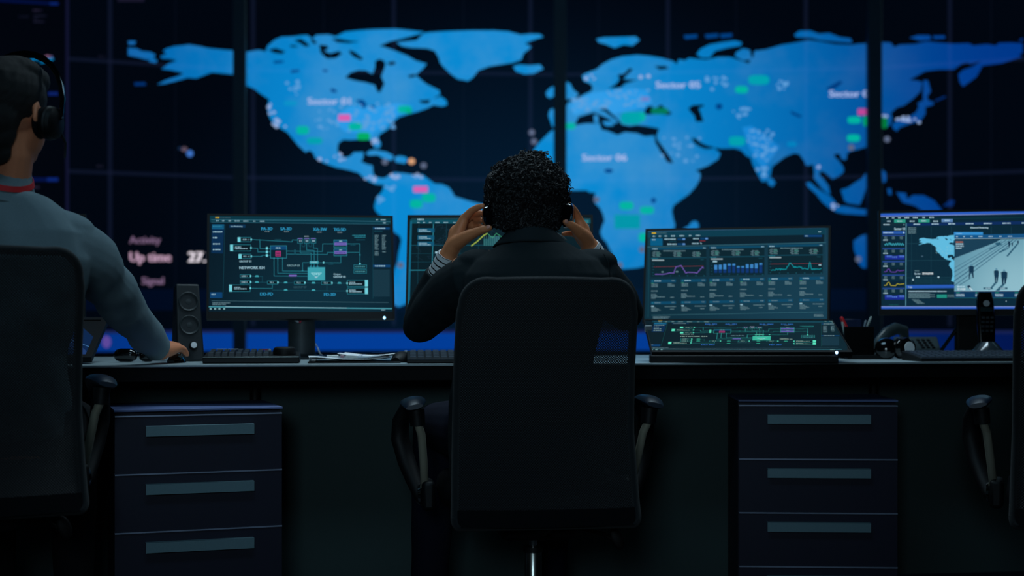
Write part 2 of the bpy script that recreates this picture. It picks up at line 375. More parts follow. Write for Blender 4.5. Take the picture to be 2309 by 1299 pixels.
# Europe and Asia
eu = to(B, [(60,610),(165,600),(180,565),(230,545),(290,510),(335,490),(345,465),(330,440),(285,422),(272,388),(300,370),(370,345),(410,310),(470,278),(540,258),(640,248),(720,255),(800,268),(880,290),(905,312),(915,278),(960,285),(985,268),(1040,275),(1100,280),(1180,262),(1260,262),(1340,290),(1385,305),(1395,280),(1340,285),(1290,255),(1300,230),(1345,205),(1390,215),(1400,260),(1412,270),(1420,222),(1500,212),(1600,182),(1700,166),(1780,150),(1860,160),(1960,178),(2070,182),(2110,175),(2170,172)]) \
   + to(C3, [(255,105),(320,108),(345,137),(380,122),(480,118),(560,100),(640,108),(740,115),(840,112),(870,127),(960,118),(1020,127),(1040,110),(1120,108),(1198,112),(1198,175),(1170,190),(1195,202),(1150,215),(1060,245),(1000,252),(930,262),(910,300),(890,335),(850,365),(800,400),(780,370),(770,320),(800,290),(860,270),(925,228),(850,250),(830,240),(790,250),(740,287),(640,287),(550,298),(500,325),(445,355),(500,360),(532,372),(525,400),(520,430),(470,480),(410,525),(360,540),(322,575),(332,612),(320,650),(295,672),(262,672)]) \
   + to(E5, [(800,0),(700,30),(620,50),(580,75),(577,130),(550,140),(520,120),(508,78),(460,75),(450,100),(500,150),(545,210),(547,260),(500,300),(435,332),(400,300),(350,260),(310,250),(302,290),(350,340),(395,400),(412,480),(385,482),(330,430),(300,390),(245,320),(250,260),(237,180),(192,197),(165,190),(150,150),(100,80),(50,70),(0,88)]) \
   + to(B, [(1620,930),(1580,960),(1540,990),(1530,1030),(1527,1055),(1500,1090),(1470,1092),(1440,1040),(1410,980),(1395,932),(1370,922),(1330,882),(1290,870),(1200,872),(1150,864),(1195,905),(1180,942),(1110,987),(1050,1010),(935,1042),(905,1015),(860,930),(810,860),(772,810),(770,785),(787,738),(700,722),(640,715),(590,722),(540,712),(515,680),(440,610),(418,605),(432,632),(512,690),(500,707),(450,672),(380,640),(350,630),(300,645),(250,660),(235,690),(220,720),(190,740),(165,738),(75,725),(48,650)])
W.poly(eu, LAND, 3)
P(B, [(100,470),(130,430),(165,425),(195,440),(215,480),(250,508),(230,535),(165,545),(120,540)]); P(B, [(33,497),(60,468),(85,458),(92,520),(60,537),(37,525)])
P(B, [(408,690),(482,690),(482,720),(430,722)]); P(B, [(350,648),(380,650),(382,702),(355,700)])
for pts in ([(688,622),(708,592),(740,588),(752,612),(800,578),(830,610),(872,635),(850,650),(780,640),(720,646),(690,642)],[(980,605),(1010,583),(1082,578),(1082,592),(1050,602),(1065,640),(1082,692),(1030,692),(1022,655),(1000,632)],
            [(510,380),(550,375),(590,335),(612,345),(570,385),(550,410),(620,415),(652,412),(600,427),(560,440),(530,467),(450,472),(500,440),(522,410)],[(755,322),(830,322),(852,340),(790,347)],
            [(1000,800),(1030,805),(1060,830),(1100,850),(1150,862),(1145,872),(1095,875),(1060,862),(1020,835)],[(395,610),(440,606),(440,622),(405,622)]):
    P(B, pts, SEA2, 4)
W.disc(*B((1185,592)), 8, 7, DIM, 4); P(B, [(1900,470),(1990,420),(2010,430),(1960,470),(1910,482)], DIM, 4); P(B, [(1660,620),(1740,655),(1720,665),(1665,640)], DIM, 4)
P(B, [(1035,245),(1060,210),(1120,180),(1200,165),(1290,152),(1337,165),(1330,187),(1240,202),(1160,222),(1120,267),(1070,267)])
P(B, [(368,142),(420,132),(500,130),(630,125),(657,150),(610,187),(550,180),(490,202),(430,177),(385,165)])
for x0, x1, y in ((950,1040,127),(1090,1180,122),(1190,1272,120)): P(B, [(x0,y-10),(x1,y-16),(x1,y+8),(x0+10,y+16)], DIM)
P(B, [(1685,115),(1720,88),(1790,86),(1850,108),(1920,103),(1990,130),(2060,138),(2072,167),(1980,162),(1860,150),(1800,135),(1700,130)])
P(C3, [(445,75),(500,58),(580,58),(592,85),(520,94)]); P(C3, [(600,62),(680,60),(682,79),(610,82)]); P(C3, [(1175,88),(1200,78),(1200,92),(1180,95)])
P(C3, [(328,650),(370,622),(440,602),(490,570),(508,530),(498,512),(530,493),(600,498),(607,520),(552,537),(552,580),(520,627),(450,647),(380,672),(362,697),(338,680)])
P(C3, [(538,358),(568,358),(587,430),(560,470),(577,492),(538,502),(535,440)]); P(C3, [(610,492),(680,462),(690,470),(620,500)], DIM)
P(E5, [(165,370),(210,363),(270,418),(350,468),(420,508),(462,560),(482,603),(560,603),(640,618),(720,633),(800,640),(800,697),(700,692),(560,682),(480,667),(400,622),(330,562),(270,482),(190,412)])
P(E5, [(518,440),(590,418),(660,368),(730,328),(780,258),(802,330),(780,352),(770,430),(740,522),(710,592),(600,577),(555,552)]); P(E5, [(785,480),(830,460),(830,620),(785,575)]); P(E5, [(930,230),(975,268),(977,350),(945,372)])
P(C3, [(298,1078),(322,1078),(327,1120),(305,1117)]); P(C3, [(358,1103),(420,1108),(430,1148),(470,1122),(540,1123),(610,1158),(662,1222),(640,1234),(540,1232),(480,1192),(400,1170)]); P(C3, [(665,1195),(720,1150),(747,1160),(732,1197)], DIM)
P(E5, [(648,955),(720,905),(800,880),(900,860),(1060,840),(1250,900),(1300,1050),(1200,1200),(1000,1190),(900,1225),(800,1228),(740,1230),(700,1190),(680,1120),(650,1040)])
P(B, [(1508,1068),(1540,1070),(1562,1100),(1540,1127),(1510,1107)])
# city lights, markers
rs = random.Random(5)
def lights(tf, x0, y0, x1, y1, n, col, r=(2.0, 4.5)):
    for _ in range(n):
        x, y = tf((rs.uniform(x0, x1), rs.uniform(y0, y1))); q = rs.uniform(*r); W.disc(x, y, q*1.15, q, col, 4.5, 8)
PALE = glow((96, 160, 218)); PALE2 = glow((150, 175, 220)); HAZE = glow((70, 155, 214))
for tf, p in ((A, [(800,590),(900,600),(1000,590),(1110,570),(1220,590),(1120,645),(1060,690),(1020,740),(960,760),(930,800),(850,770),(760,760),(700,700),(720,640)]),
              (B, [(190,590),(260,535),(340,500),(450,485),(600,470),(700,480),(740,560),(690,600),(600,620),(480,640),(420,600),(300,620),(220,650)]),
              (B, [(1340,730),(1400,720),(1500,790),(1590,860),(1560,900),(1520,960),(1480,1010),(1420,930),(1380,850)])):
    W.poly(p, glow((40, 120, 180), 0.35, True), 4.2, tf)
lights(A, 820, 570, 1090, 740, 60, PALE, (2, 4)); lights(A, 560, 560, 800, 760, 22, PALE, (2, 4)); lights(A, 250, 530, 290, 640, 6, PALE2); lights(A, 280, 670, 370, 740, 8, PALE2); lights(A, 940, 790, 990, 850, 6, PALE2)
lights(A, 330, 420, 470, 520, 10, PALE); lights(A, 590, 900, 760, 960, 8, PALE2); lights(A, 880, 1060, 1010, 1090, 6, PALE2); lights(A, 1060, 1045, 1290, 1075, 12, PALE2)
lights(B, 210, 540, 440, 620, 40, PALE, (2, 4)); lights(B, 430, 480, 720, 590, 34, PALE, (2, 4)); lights(B, 1380, 740, 1560, 900, 36, PALE, (2, 3.6)); lights(B, 1420, 900, 1510, 1060, 14, PALE)
lights(B, 780, 790, 1150, 960, 16, PALE); lights(B, 1100, 400, 1240, 480, 12, PALE); lights(B, 1550, 420, 1640, 480, 8, PALE); lights(B, 300, 380, 360, 410, 4, PALE2); lights(B, 650, 380, 740, 410, 5, PALE2)
lights(C3, 350, 600, 520, 640, 16, PALE2, (2, 3.6)); lights(C3, 270, 590, 310, 620, 4, PALE2); lights(E5, 280, 170, 330, 220, 3, PALE2); lights(E5, 440, 590, 490, 640, 3, PALE2); lights(B, 1240, 600, 1400, 680, 10, PALE)
lights(S4, 140, 400, 240, 470, 6, PALE); lights(S4, 230, 280, 340, 340, 8, PALE)
for q in (B((2065,865)), S4((400,1145)), Af((1125,990)), Af((850,1180)), E5((695,1140)), Af((570,380)), A((1205,957)), A((1028,960)), A((1285,985)), A((2020,825)), A((2005,765)), C3((297,750))):
    W.disc(*q, 7, 7, glow((120, 135, 170), 0.55), 4.6)
W.disc(*A((1205,957)), 8, 7, glow((215, 160, 120)), 4.8)
G1 = glow((0, 178, 160)); G2 = glow((0, 160, 175)); G3 = glow((0, 170, 100)); PK = glow((215, 95, 175)); PK2 = glow((190, 70, 150))
for tf, x, y, a, b, m in ((A,480,750,42,28,G1),(A,560,820,52,22,G2),(A,400,570,45,16,glow((10,145,200))),(A,830,725,44,24,G1),(A,885,790,44,26,G3),(A,1160,610,45,24,G1),(A,1185,620,22,16,G3),
                          (S4,705,415,75,48,G1),(S4,570,480,68,48,G1),(B,600,670,70,42,G2),(B,640,660,55,32,G1),(B,790,622,60,22,glow((0,120,90))),(B,195,722,35,22,G1),(B,1335,480,42,24,G1),(B,1450,415,70,32,G2),(B,1305,822,55,32,G2),(B,1670,842,32,16,glow((0,130,190))),
                          (B,2085,682,45,24,G1),(B,2080,802,44,24,G1),(B,2165,690,20,34,G3),(Af,935,455,85,50,G1),(Af,1185,510,85,46,G1),(Af,1150,840,66,54,G1),(C3,278,642,22,36,glow((0,120,60)))):
    k = tf((x, y)); q = tf((x+a, y+b)); W.poly([(k[0]+(q[0]-k[0])*math.copysign(abs(math.cos(t))**0.6, math.cos(t)), k[1]+(q[1]-k[1])*math.copysign(abs(math.sin(t))**0.6, math.sin(t))) for t in [2*math.pi*j/16 for j in range(16)]], m, 5)
for tf, x0, y0, x1, y1, m in ((Af,790,565,1100,735,glow((0,150,170))),(A,718,645,798,688,PK),(S4,540,290,695,355,PK),(B,2108,608,2176,648,PK2),(B,668,528,722,556,glow((110,130,200)))):
    W.rect(*tf((x0, y0)), *tf((x1, y1)), m, 5)
WT = glow((165, 185, 232)); WT2 = glow((190, 178, 205)); PT = glow((120, 95, 125))
for x, y, t in ((693, 236, 'Sector 01'), (1478, 199, 'Sector 05'), (1312, 363, 'Sector 06'), (1869, 219, 'Sector 03')):
    W.text(x, y, 22, t, WT, 6, sx=1.18, bold=1.0)
W.text(292, 549, 23, 'Activity', PT, 6, sx=0.98, bold=0.8); W.text(291, 590, 31, 'Up time', glow((185, 150, 175)), 6, sx=0.93, bold=1.4)
W.text(424, 591, 33, '27.14', glow((235, 225, 235)), 6, bold=2.0); W.text(319, 641, 23, 'Signal', PT, 6, sx=0.98, bold=0.9)
W.text(222, 131, 9, 'N 2', glow((32, 30, 50)), 6); W.text(218, 378, 9, 'N 3', glow((40, 38, 58)), 6)
W.disc(240, 771, 10, 14, glow((90, 70, 150)), 6)
# faint graticule: lines that add a little light over sea and land alike
GL = glow((22, 27, 50), 0.4, True)
for px in (248, 571, 888, 1196, 1506, 1817, 2142): W.rect(px-5, -60, px+5, 735, GL, 5.5)
for px in (395, 730, 1045, 1350, 1660, 2235): W.rect(px-1.5, -60, px+1.5, 735, glow((7, 9, 18), 0.6, True), 5.5)
for i in range(4):
    for z in (zk(1.498), zk(1.98)):
        x0 = max(NODE[i][0], 152); x1 = NODE[i+1][0]
        W.poly([(x0, py_of(i, x0, z)-4), (x1, py_of(i, x1, z)-4), (x1, py_of(i, x1, z)+5), (x0, py_of(i, x0, z)+5)], GL, 5.5)
# side strip with charts at the far left, and its edge line
W.rect(148, -60, 155, 760, glow((17, 19, 46)), 5.6); W.rect(-240, -60, 148, 760, glow((1, 3, 10)), 2)
CY = glow((0, 120, 180))
for p in ([(5,148),(13,151),(20,146),(28,141)], [(35,136),(40,140),(45,146)], [(51,146),(58,153),(65,157),(70,143),(73,133),(78,129),(85,135)], [(93,140),(101,139)], [(107,137),(118,133)]): W.line(p, 6, CY, 6)
W.rect(102, 125, 112, 130, glow((130, 90, 120)), 6); W.rect(113, 126, 118, 131, glow((90, 80, 130)), 6)
W.poly([(-40, -6), (132, 6), (132, 12), (-40, 2)], glow((2, 14, 60)), 5); W.rect(112, 6, 131, 11, glow((10, 36, 110)), 6)
W.scribble(74, 22, 20, 4, glow((38, 34, 56)), 6); W.scribble(76, 34, 28, 4, glow((24, 26, 44)), 6, 1); W.scribble(76, 40, 10, 4, glow((24, 26, 44)), 6, 2); W.scribble(76, 47, 24, 4, glow((28, 28, 48)), 6, 3); W.scribble(42, 36, 24, 4, glow((16, 18, 34)), 6, 4)
W.rect(108, 208, 131, 215, glow((12, 34, 105)), 6); W.rect(68, 401, 131, 409, glow((3, 16, 66)), 5); W.rect(106, 401, 131, 409, glow((10, 36, 110)), 6); W.scribble(74, 420, 14, 5, glow((36, 34, 54)), 6, 5)
W.rect(265, -4, 325, 4, glow((26, 24, 44)), 6)
# lower chart zone and the blue bar along the foot of the picture
W.rect(-240, 652, 2500, 700, glow((0, 8, 34), 0.5, True), 5.2)
BAR = glow_field('display_bar', (2, 60, 150), (2, 18, 74), (-0.35*KW, 0.8), 0.38/KW, 0.1, 0.2, 1.05)
for i in range(4):
    x0, x1 = NODE[i][0], NODE[i+1][0]
    W.poly([(x0, py_of(i, x0, zk(0.800))), (x1, py_of(i, x1, zk(0.800))), (x1, py_of(i, x1, zk(0.722))), (x0, py_of(i, x0, zk(0.722)))], BAR, 4)
    W.poly([(x0, py_of(i, x0, zk(0.815))), (x1, py_of(i, x1, zk(0.815))), (x1, py_of(i, x1, zk(0.800))), (x0, py_of(i, x0, zk(0.800)))], glow((22, 32, 78)), 4)
names = ['tall video wall display at the far left showing Alaska and the words Up time', 'tall video wall display left of centre showing the Americas and Greenland', 'tall video wall display right of centre showing Europe, Africa and Asia', 'tall video wall display at the far right showing Japan and Siberia']
for i in range(4):
    a, b, n = facet(i); d = (b-a).normalized(); c = (a+b)/2; ang = math.atan2(d.y, d.x); rot = Matrix.Rotation(ang, 3, 'Z')
    ln_ = (b-a).length-0.004
    t = thing('video_wall_display', names[i], 'display', (c.x, c.y, ZB), group='video wall displays')
    body = MB()
    bc = Vector((c.x-n.x*0.035, c.y-n.y*0.035, (ZB+ZT)/2))
    body.box(bc, (ln_, 0.06, ZT-ZB), rot).build('housing', M_black, t)
    sc = MB()
    sc.use(SEA)
    x0, x1 = NODE[i][0]+1, NODE[i+1][0]-1
    nseg = 8
    for k in range(nseg):
        xa = x0+(x1-x0)*k/nseg; xb = x0+(x1-x0)*(k+1)/nseg
        pa, pb = wall_pt(i, xa, HY, 0.0), wall_pt(i, xb, HY, 0.0)
        sc.add([(pa.x, pa.y, ZB+0.02), (pb.x, pb.y, ZB+0.02), (pb.x, pb.y, ZT-0.01), (pa.x, pa.y, ZT-0.01)], [(0, 1, 2, 3)])
    for pts, m, l in W.t:
        q = clip(clip(pts, NODE[i][0]+1, False), NODE[i+1][0]-1, True)
        if len(q) < 3: continue
        sc.use(m); v = [wall_pt(i, x, y, l*0.0009) for x, y in q]
        v = [Vector((p.x, p.y, min(p.z, ZT-0.011))) for p in v]
        sc.add(v, [tuple(range(len(v)))])
    sc.build('screen', None, t, smooth=False, fix=False)
    pl = MB().box((c.x-n.x*0.1, c.y-n.y*0.1, ZB/2-0.005), ((b-a).length+0.02, 0.2, ZB-0.01), rot).build('trim_%d' % (i+1), M_wall, smooth=False); tag(pl, kind='structure')
M_post = mat('post_grey', (58, 98, 124), 0.55, 0.2, var=0.1, scale=30)
for k, (px0, px1, D) in enumerate(((525.5, 553, 6.335*KW), (1249, 1277, 6.46*KW), (1957, 1987.5, 6.29*KW))):
    a, b = Q(px0, HY, D), Q(px1, HY, D); o = MB(); o.use(M_post).box(((a.x+b.x)/2, D+0.02, 1.75), (b.x-a.x, 0.05, 3.5))
    if k != 1: o.use(mat('post_edge_glint', (235, 240, 225), 0.5, 0.0)).box((b.x+0.002, D+0.004, 1.75), (0.004, 0.01, 3.49))  # near-white colour stands in for light reflected along the post edge
    else: o.use(M_metal).box((b.x+0.0005, D+0.012, 1.75), (0.001, 0.01, 3.49))
    tag(o.build('trim_%d' % (k+5), None, smooth=False), kind='structure')

# ---------------------------------------------------------------- the long desk
DZ = 0.74; SL = 0.122
def edge(X): return 4.05+SL*X
M_top = mat('desk_laminate', (150, 164, 168), 0.42, bump=0.02, scale=40, spec=0.5)
M_edge = mat('desk_edge_black', (3, 4, 8), 0.65, spec=0.15)
M_panel = mat('panel_fabric', (62, 78, 78), 0.95, bump=0.6, scale=700, var=0.3)
desk = thing('desk', 'long grey topped control room desk with dark front edge running across the room', 'desk', (0, 4.45, 0))
dr = math.atan(SL); dm = Matrix.Rotation(dr, 3, 'Z')
def dpt(x, y, z): return Vector((0, 4.05, 0)) + dm @ Vector((x, y, z))     # desk frame: x along the front edge, y away from the camera
MB().box(dpt(0, 0.42, DZ-0.003), (5.0, 0.84, 0.006), dm).build('desktop', M_top, desk, bevel=0.001)
o = MB(); o.box(dpt(0, 0.425, DZ-0.026), (4.996, 0.83, 0.04), dm); o.build('edge_band', M_edge, desk)
MB().box(dpt(0, 0.47, 0.36), (4.96, 0.018, 0.664), dm).build('modesty_panel', M_panel, desk, smooth=False)
for x in (-2.3, -0.745, 1.23, 2.4):
    MB().tube([dpt(x, 0.41, 0.004), dpt(x, 0.41, 0.694)], 0.016, cap='flat').build('leg', M_black, desk)

# ---------------------------------------------------------------- drawer pedestals
M_ped = mat('navy_laminate', (9, 13, 42), 0.6, var=0.1, scale=30)
M_pedtop = mat('pedestal_top', (96, 112, 160), 0.5, var=0.1)
M_bevel_glint = mat('drawer_bevel_highlight', (150, 160, 185), 0.4, 0.5, var=0.05)  # pale strip paints the highlight along each drawer's top bevel
M_handle = mat('handle_satin_steel', (112, 142, 152), 0.6, 0.25, var=0.08, scale=150)
def pedestal(A0, A1, pitch, hz, hw, label):
    """A0, A1: left and right end of the front, on the floor"""
    A0 = Vector(A0); A1 = Vector(A1); d = (A1-A0); w_ = d.length; ang = math.atan2(d.y, d.x); rt = Matrix.Rotation(ang, 3, 'Z'); H = 0.627
    t = thing('drawer_pedestal', label, 'drawers', (A0.x, A0.y, 0), group='drawer pedestals under the desk')
    def p(x, y, z): return A0.to_3d()+rt @ Vector((x, y, z))
    MB().box(p(w_/2, 0.17+0.012, 0.02+(H-0.026)/2), (w_-0.004, 0.31, H-0.026), rt).build('carcass', M_ped, t, smooth=False)
    MB().box(p(w_/2, 0.162, H-0.003), (w_, 0.33, 0.006), rt).build('top_board', M_pedtop, t, bevel=0.001)
    for sx in (0.04, w_-0.04):
        for sy in (0.05, 0.30):
            MB().tube([p(sx-0.011, sy, 0.018), p(sx+0.011, sy, 0.018)], 0.018, cap='flat').build('caster', M_black, t)
    zt = H-0.018
    for k in range(4):
        zb = zt-pitch+0.003 if k < 3 else 0.045
        dw = MB(); dw.use(M_ped).box(p(w_/2, 0.008, (zt+zb)/2), (w_-0.004, 0.018, zt-zb), rt)
        dw.use(M_bevel_glint).box(p(w_/2, 0.006, zt+0.0006), (w_-0.004, 0.022, 0.0036), rt)
        dr_ = dw.build('drawer', None, t, smooth=False)
        hz_ = zt-0.024
        h = MB(); h.box(p(w_/2, -0.022, hz_-0.015), (hw, 0.003, 0.027), rt); h.box(p(w_/2, -0.0105, hz_-0.003), (hw, 0.023, 0.003), rt)
        h.build('handle', M_handle, dr_, smooth=False)
        zt = zb-0.003
pl0, pl1 = Q(257, 925, 3.755), Q(637, 917, 3.90)
pedestal((pl0.x, pl0.y), (pl1.x, pl1.y), 0.1545, 0, 0.285, 'navy drawer pedestal with steel bar handles under the desk, left of the central chair')
pr0, pr1 = Q(1665, 902, 4.235), Q(2025, 901, 4.21)
pedestal((pr0.x, pr0.y), (pr1.x, pr1.y), 0.1595, 0, 0.302, 'navy drawer pedestal with steel bar handles under the desk, right of the central chair')

# ---------------------------------------------------------------- office chairs
def mesh_fabric():
    m = bpy.data.materials.new('black_mesh_fabric'); m.use_nodes = True; nt = m.node_tree; b = nt.nodes['Principled BSDF']; out = nt.nodes['Material Output']
    b.inputs['Base Color'].default_value = rgb(9, 12, 18); b.inputs['Roughness'].default_value = 0.6; b.inputs['Sheen Weight'].default_value = 0.1
    tc = nt.nodes.new('ShaderNodeTexCoord'); sp = nt.nodes.new('ShaderNodeSeparateXYZ'); nt.links.new(tc.outputs['Object'], sp.inputs[0])
    def mth(op, a, b_=None):
        n = nt.nodes.new('ShaderNodeMath'); n.operation = op
        for i, v in ((0, a), (1, b_)):
            if v is None: continue
            if isinstance(v, (int, float)): n.inputs[i].default_value = v
            else: nt.links.new(v, n.inputs[i])
        return n.outputs[0]
    k = 2*math.pi/0.0064
    a = mth('SINE', mth('MULTIPLY', mth('ADD', sp.outputs['X'], sp.outputs['Z']), k)); c = mth('SINE', mth('MULTIPLY', mth('SUBTRACT', sp.outputs['X'], sp.outputs['Z']), k))
    prod = mth('ADD', a, c); g = mth('GREATER_THAN', prod, 1.3)
    bp = nt.nodes.new('ShaderNodeBump'); bp.inputs['Strength'].default_value = 0.7; bp.inputs['Distance'].default_value = 0.001; nt.links.new(prod, bp.inputs['Height']); nt.links.new(bp.outputs[0], b.inputs['Normal'])
    tr = nt.nodes.new('ShaderNodeBsdfTransparent'); mx = nt.nodes.new('ShaderNodeMixShader')
    nt.links.new(g, mx.inputs[0]); nt.links.new(b.outputs[0], mx.inputs[1]); nt.links.new(tr.outputs[0], mx.inputs[2]); nt.links.new(mx.outputs[0], out.inputs[0])
    return m
M_mesh = mesh_fabric()
M_pad = mat('armrest_plastic', (26, 38, 54), 0.38, var=0.05, scale=100)
M_tube = mat('champagne_steel', (205, 200, 178), 0.42, 0.55, var=0.03)
M_seat = mat('seat_fabric', (9, 11, 15), 0.9, bump=0.5, scale=500, spec=0.1)
M_rim = mat('rim_fabric_sheen', (13, 20, 24), 0.8, bump=0.8, scale=900, sheen=0.15, spec=0.3)  # lighter than the mesh: the teal sheen of the rim is in the colour
def backY(z):      # lumbar curve of the back, local
    return float(np.interp(z, [0.36, 0.45, 0.60, 0.75, 0.90, 0.97], [-0.235, -0.205, -0.175, -0.195, -0.245, -0.275]))
def halfW(z): return float(np.interp(z, [0.36, 0.45, 0.60, 0.80, 0.92, 0.97], [0.222, 0.219, 0.214, 0.212, 0.209, 0.204]))
def back_outline(n=9, inset=0.0, rc=0.055):
    z0, z1 = 0.372+inset, 0.957-inset; pts = []
    for k in range(n+1): a = R(180+90*k/n); pts.append((-halfW(z0)+inset+0.012+0.02*math.cos(a)*0.6, z0+0.02+0.02*math.sin(a)))
    for k in range(n+1): a = R(270+90*k/n); pts.append((halfW(z0)-inset-0.012+0.02*math.cos(a)*0.6, z0+0.02+0.02*math.sin(a)))
    for z in np.linspace(0.42, 0.88, 12): pts.append((halfW(z)-inset, z))
    for k in range(n+1): a = R(90*k/n); pts.append((halfW(z1)-inset-rc+rc*math.cos(a), z1-rc+rc*math.sin(a)))
    for k in range(1, 12): x = (halfW(z1)-rc-inset)*(1-k/6.0); pts.append((x, z1+0.004*math.cos(x*9)-0.003))
    for k in range(n+1): a = R(90+90*k/n); pts.append((-halfW(z1)+inset+rc+rc*math.cos(a), z1-rc+rc*math.sin(a)))
    for z in np.linspace(0.88, 0.42, 12): pts.append((-halfW(z)+inset, z))
    return pts
def make_chair(name_label, group, toe=0.0):
    t = thing('office_chair', name_label, 'chair', (0, 0, 0), group=group)
    out = back_outline(); out.append(out[0])
    # frame: a rounded tube that follows the outline
    o = MB(); pts = [Vector((x, backY(z)-0.012*(1-abs(x)/0.21)*0, z)) for x, z in out]
    o.tube(pts, 0.010, n=10, cap='flat'); o.build('backrest_frame', M_rim, t)
    # mesh: a grid clipped to the outline
    mm = MB(); poly = back_outline(inset=0.001); rows = []
    zs = np.linspace(0.374, 0.956, 44)
    for z in zs:
        xs = []
        for (xa, za), (xb, zb) in zip(poly, poly[1:]+poly[:1]):
            if (za-z)*(zb-z) <= 0 and abs(za-zb) > 1e-9: xs.append(xa+(z-za)/(zb-za)*(xb-xa))
        if len(xs) < 2: continue
        x0, x1 = min(xs), max(xs); rows.append([Vector((x0+(x1-x0)*k/16, backY(z)-0.006-0.022*(1-((x0+(x1-x0)*k/16)/0.21)**2), z)) for k in range(17)])
    vs = [p for r in rows for p in r]; fs = [(i*17+j, i*17+j+1, (i+1)*17+j+1, (i+1)*17+j) for i in range(len(rows)-1) for j in range(16)]
    mm.add(vs, fs); bm_ = mm.build('backrest_mesh', M_mesh, t)
    hm = MB()      # hem band sewn along the bottom of the mesh and a folded edge along its top
    for z0, z1, dy in ((0.372, 0.412, -0.003),):
        r_ = []
        for z in (z0, (z0+z1)/2, z1):
            hw = halfW(z)-0.004-(0.03 if z > 0.9 else 0)-(0.012 if z > 0.95 else 0)
            r_.append([Vector((-hw+2*hw*k/16, backY(z)+dy-0.007-0.022*(1-((-hw+2*hw*k/16)/0.21)**2), z)) for k in range(17)])
        b0 = [p for r in r_ for p in r]; b1 = [p+Vector((0, 0.004, 0)) for p in b0]
        hm.add(b0+b1, [(i*17+j, i*17+j+1, (i+1)*17+j+1, (i+1)*17+j) for i in range(2) for j in range(16)]+[(51+i*17+j, 51+(i+1)*17+j, 51+(i+1)*17+j+1, 51+i*17+j+1) for i in range(2) for j in range(16)])
    hm.build('hem_band', M_seat, bm_)
    MB().tube([(0, -0.19, 0.36), (0, -0.22, 0.40), (0, -0.17, 0.55), (0, -0.185, 0.68)], [0.02, 0.022, 0.02, 0.016], flat=0.6).build('back_spine', M_black, t)
    MB().tube([(0, -0.19, 0.365), (0, -0.10, 0.345), (0, 0.02, 0.35)], 0.018, flat=0.7).build('back_bracket', M_black, t)
    st = MB(); rings = []
    for f, zz in ((0.80, 0.395), (0.97, 0.402), (1.0, 0.425), (0.985, 0.452), (0.93, 0.466), (0.6, 0.472)):
        rings.append([Vector((0.24*f*math.copysign(abs(math.cos(a))**0.45, math.cos(a)), 0.035+0.235*f*math.copysign(abs(math.sin(a))**0.45, math.sin(a)), zz-0.02*max(0, (math.sin(a)-0.6))*1.5)) for a in [2*math.pi*k/40 for k in range(40)]])
    st.loft(rings); st.build('seat', M_seat, t)
    MB().box((0, 0.01, 0.352), (0.18, 0.22, 0.075), taper=1.25).build('tilt_mechanism', M_black, t, bevel=0.012)
    lv = MB(); lv.tube([(0.09, -0.02, 0.34), (0.17, -0.08, 0.325), (0.185, -0.10, 0.315)], 0.005, n=8)
    lv.ell((0.197, -0.105, 0.318), (0.016, 0.006, 0.030), rot=Matrix.Rotation(R(-22), 3, 'Y')); lv.build('tilt_lever', M_black, t)
    gl = MB(); gl.use(M_chrome); gl.tube([(0, 0, 0.22), (0, 0, 0.32)], 0.0105, n=20, cap='flat'); gl.use(M_metal); gl.lathe([(0.0, 0.10), (0.022, 0.10), (0.022, 0.272), (0.019, 0.276), (0, 0.276)]); gl.use(M_black); gl.lathe([(0, 0.272), (0.025, 0.272), (0.025, 0.286), (0.012, 0.288), (0, 0.288)])
    gl.build('gas_lift', None, t)
    for s in (-1, 1):
        kk = toe if s < 0 else 0.0
        ar = MB(); X = 0.284
        # rear chromed post, from seat mount up to the pad
        post = [Vector((s*(X-0.012), 0.075, 0.432)), Vector((s*(X-0.006), 0.03, 0.50)), Vector((s*(X+0.002), -0.005, 0.575)), Vector((s*(X+0.012), -0.02, 0.605))]
        pad = MB(); rings = []
        for k in range(13):
            u = k/12; y = -0.055+0.21*u; wd = 0.034*math.sin(math.pi*min(1, 0.12+u*0.9))**0.45*(1.0-0.1*u); zc = 0.648+0.012*math.sin(math.pi*u)-0.02*u*u-(0.03 if k == 12 else 0)
            xc = s*(X+0.022)-(kk*0.12*u*1.3)
            rings.append([Vector((xc+wd*math.cos(a), y, zc+0.014*math.sin(a)*(1 if k not in (0, 12) else 0.45)+0.004*s*math.cos(a)*-1)) for a in [2*math.pi*j/16 for j in range(16)]])
        ap = pad.loft(rings).build('armrest', M_pad, t)
        bl = MB()    # broad front blade curving from pad front down to the seat mount
        path = [(s*(X+0.030), 0.125, 0.640), (s*(X+0.046), 0.155, 0.60), (s*(X+0.046), 0.165, 0.55), (s*(X+0.030), 0.145, 0.49), (s*(X+0.010), 0.115, 0.44), (s*(X-0.004), 0.09, 0.41)]
        bl.tube(path, [0.020, 0.024, 0.026, 0.025, 0.023, 0.022], n=14, flat=0.75); bl.build('front_blade', M_black, ap)
        sk = MB(); sk.tube([post[-1]+Vector((0, 0, -0.006)), post[-1]+Vector((s*0.004, 0, 0.034))], [0.019, 0.021], n=16, cap='flat'); sk.build('socket', M_black, ap)
        MB().tube(post, 0.0105, n=14).build('post', M_tube, ap)
        mt = MB(); mt.box((s*(X-0.020), 0.085, 0.413), (0.034, 0.10, 0.075)); mb_ = mt.build('mount', M_black, ap, bevel=0.01)
        rt = Matrix.Rotation(R(90), 3, 'Y')
        MB().lathe([(0, -0.004), (0.022, -0.004), (0.028, 0), (0.022, 0.006), (0, 0.008)] if s > 0 else [(0, -0.008), (0.022, -0.006), (0.028, 0), (0.022, 0.004), (0, 0.004)], (s*(X), 0.085, 0.413), rot=rt).build('chrome_cap', M_chrome, ap)
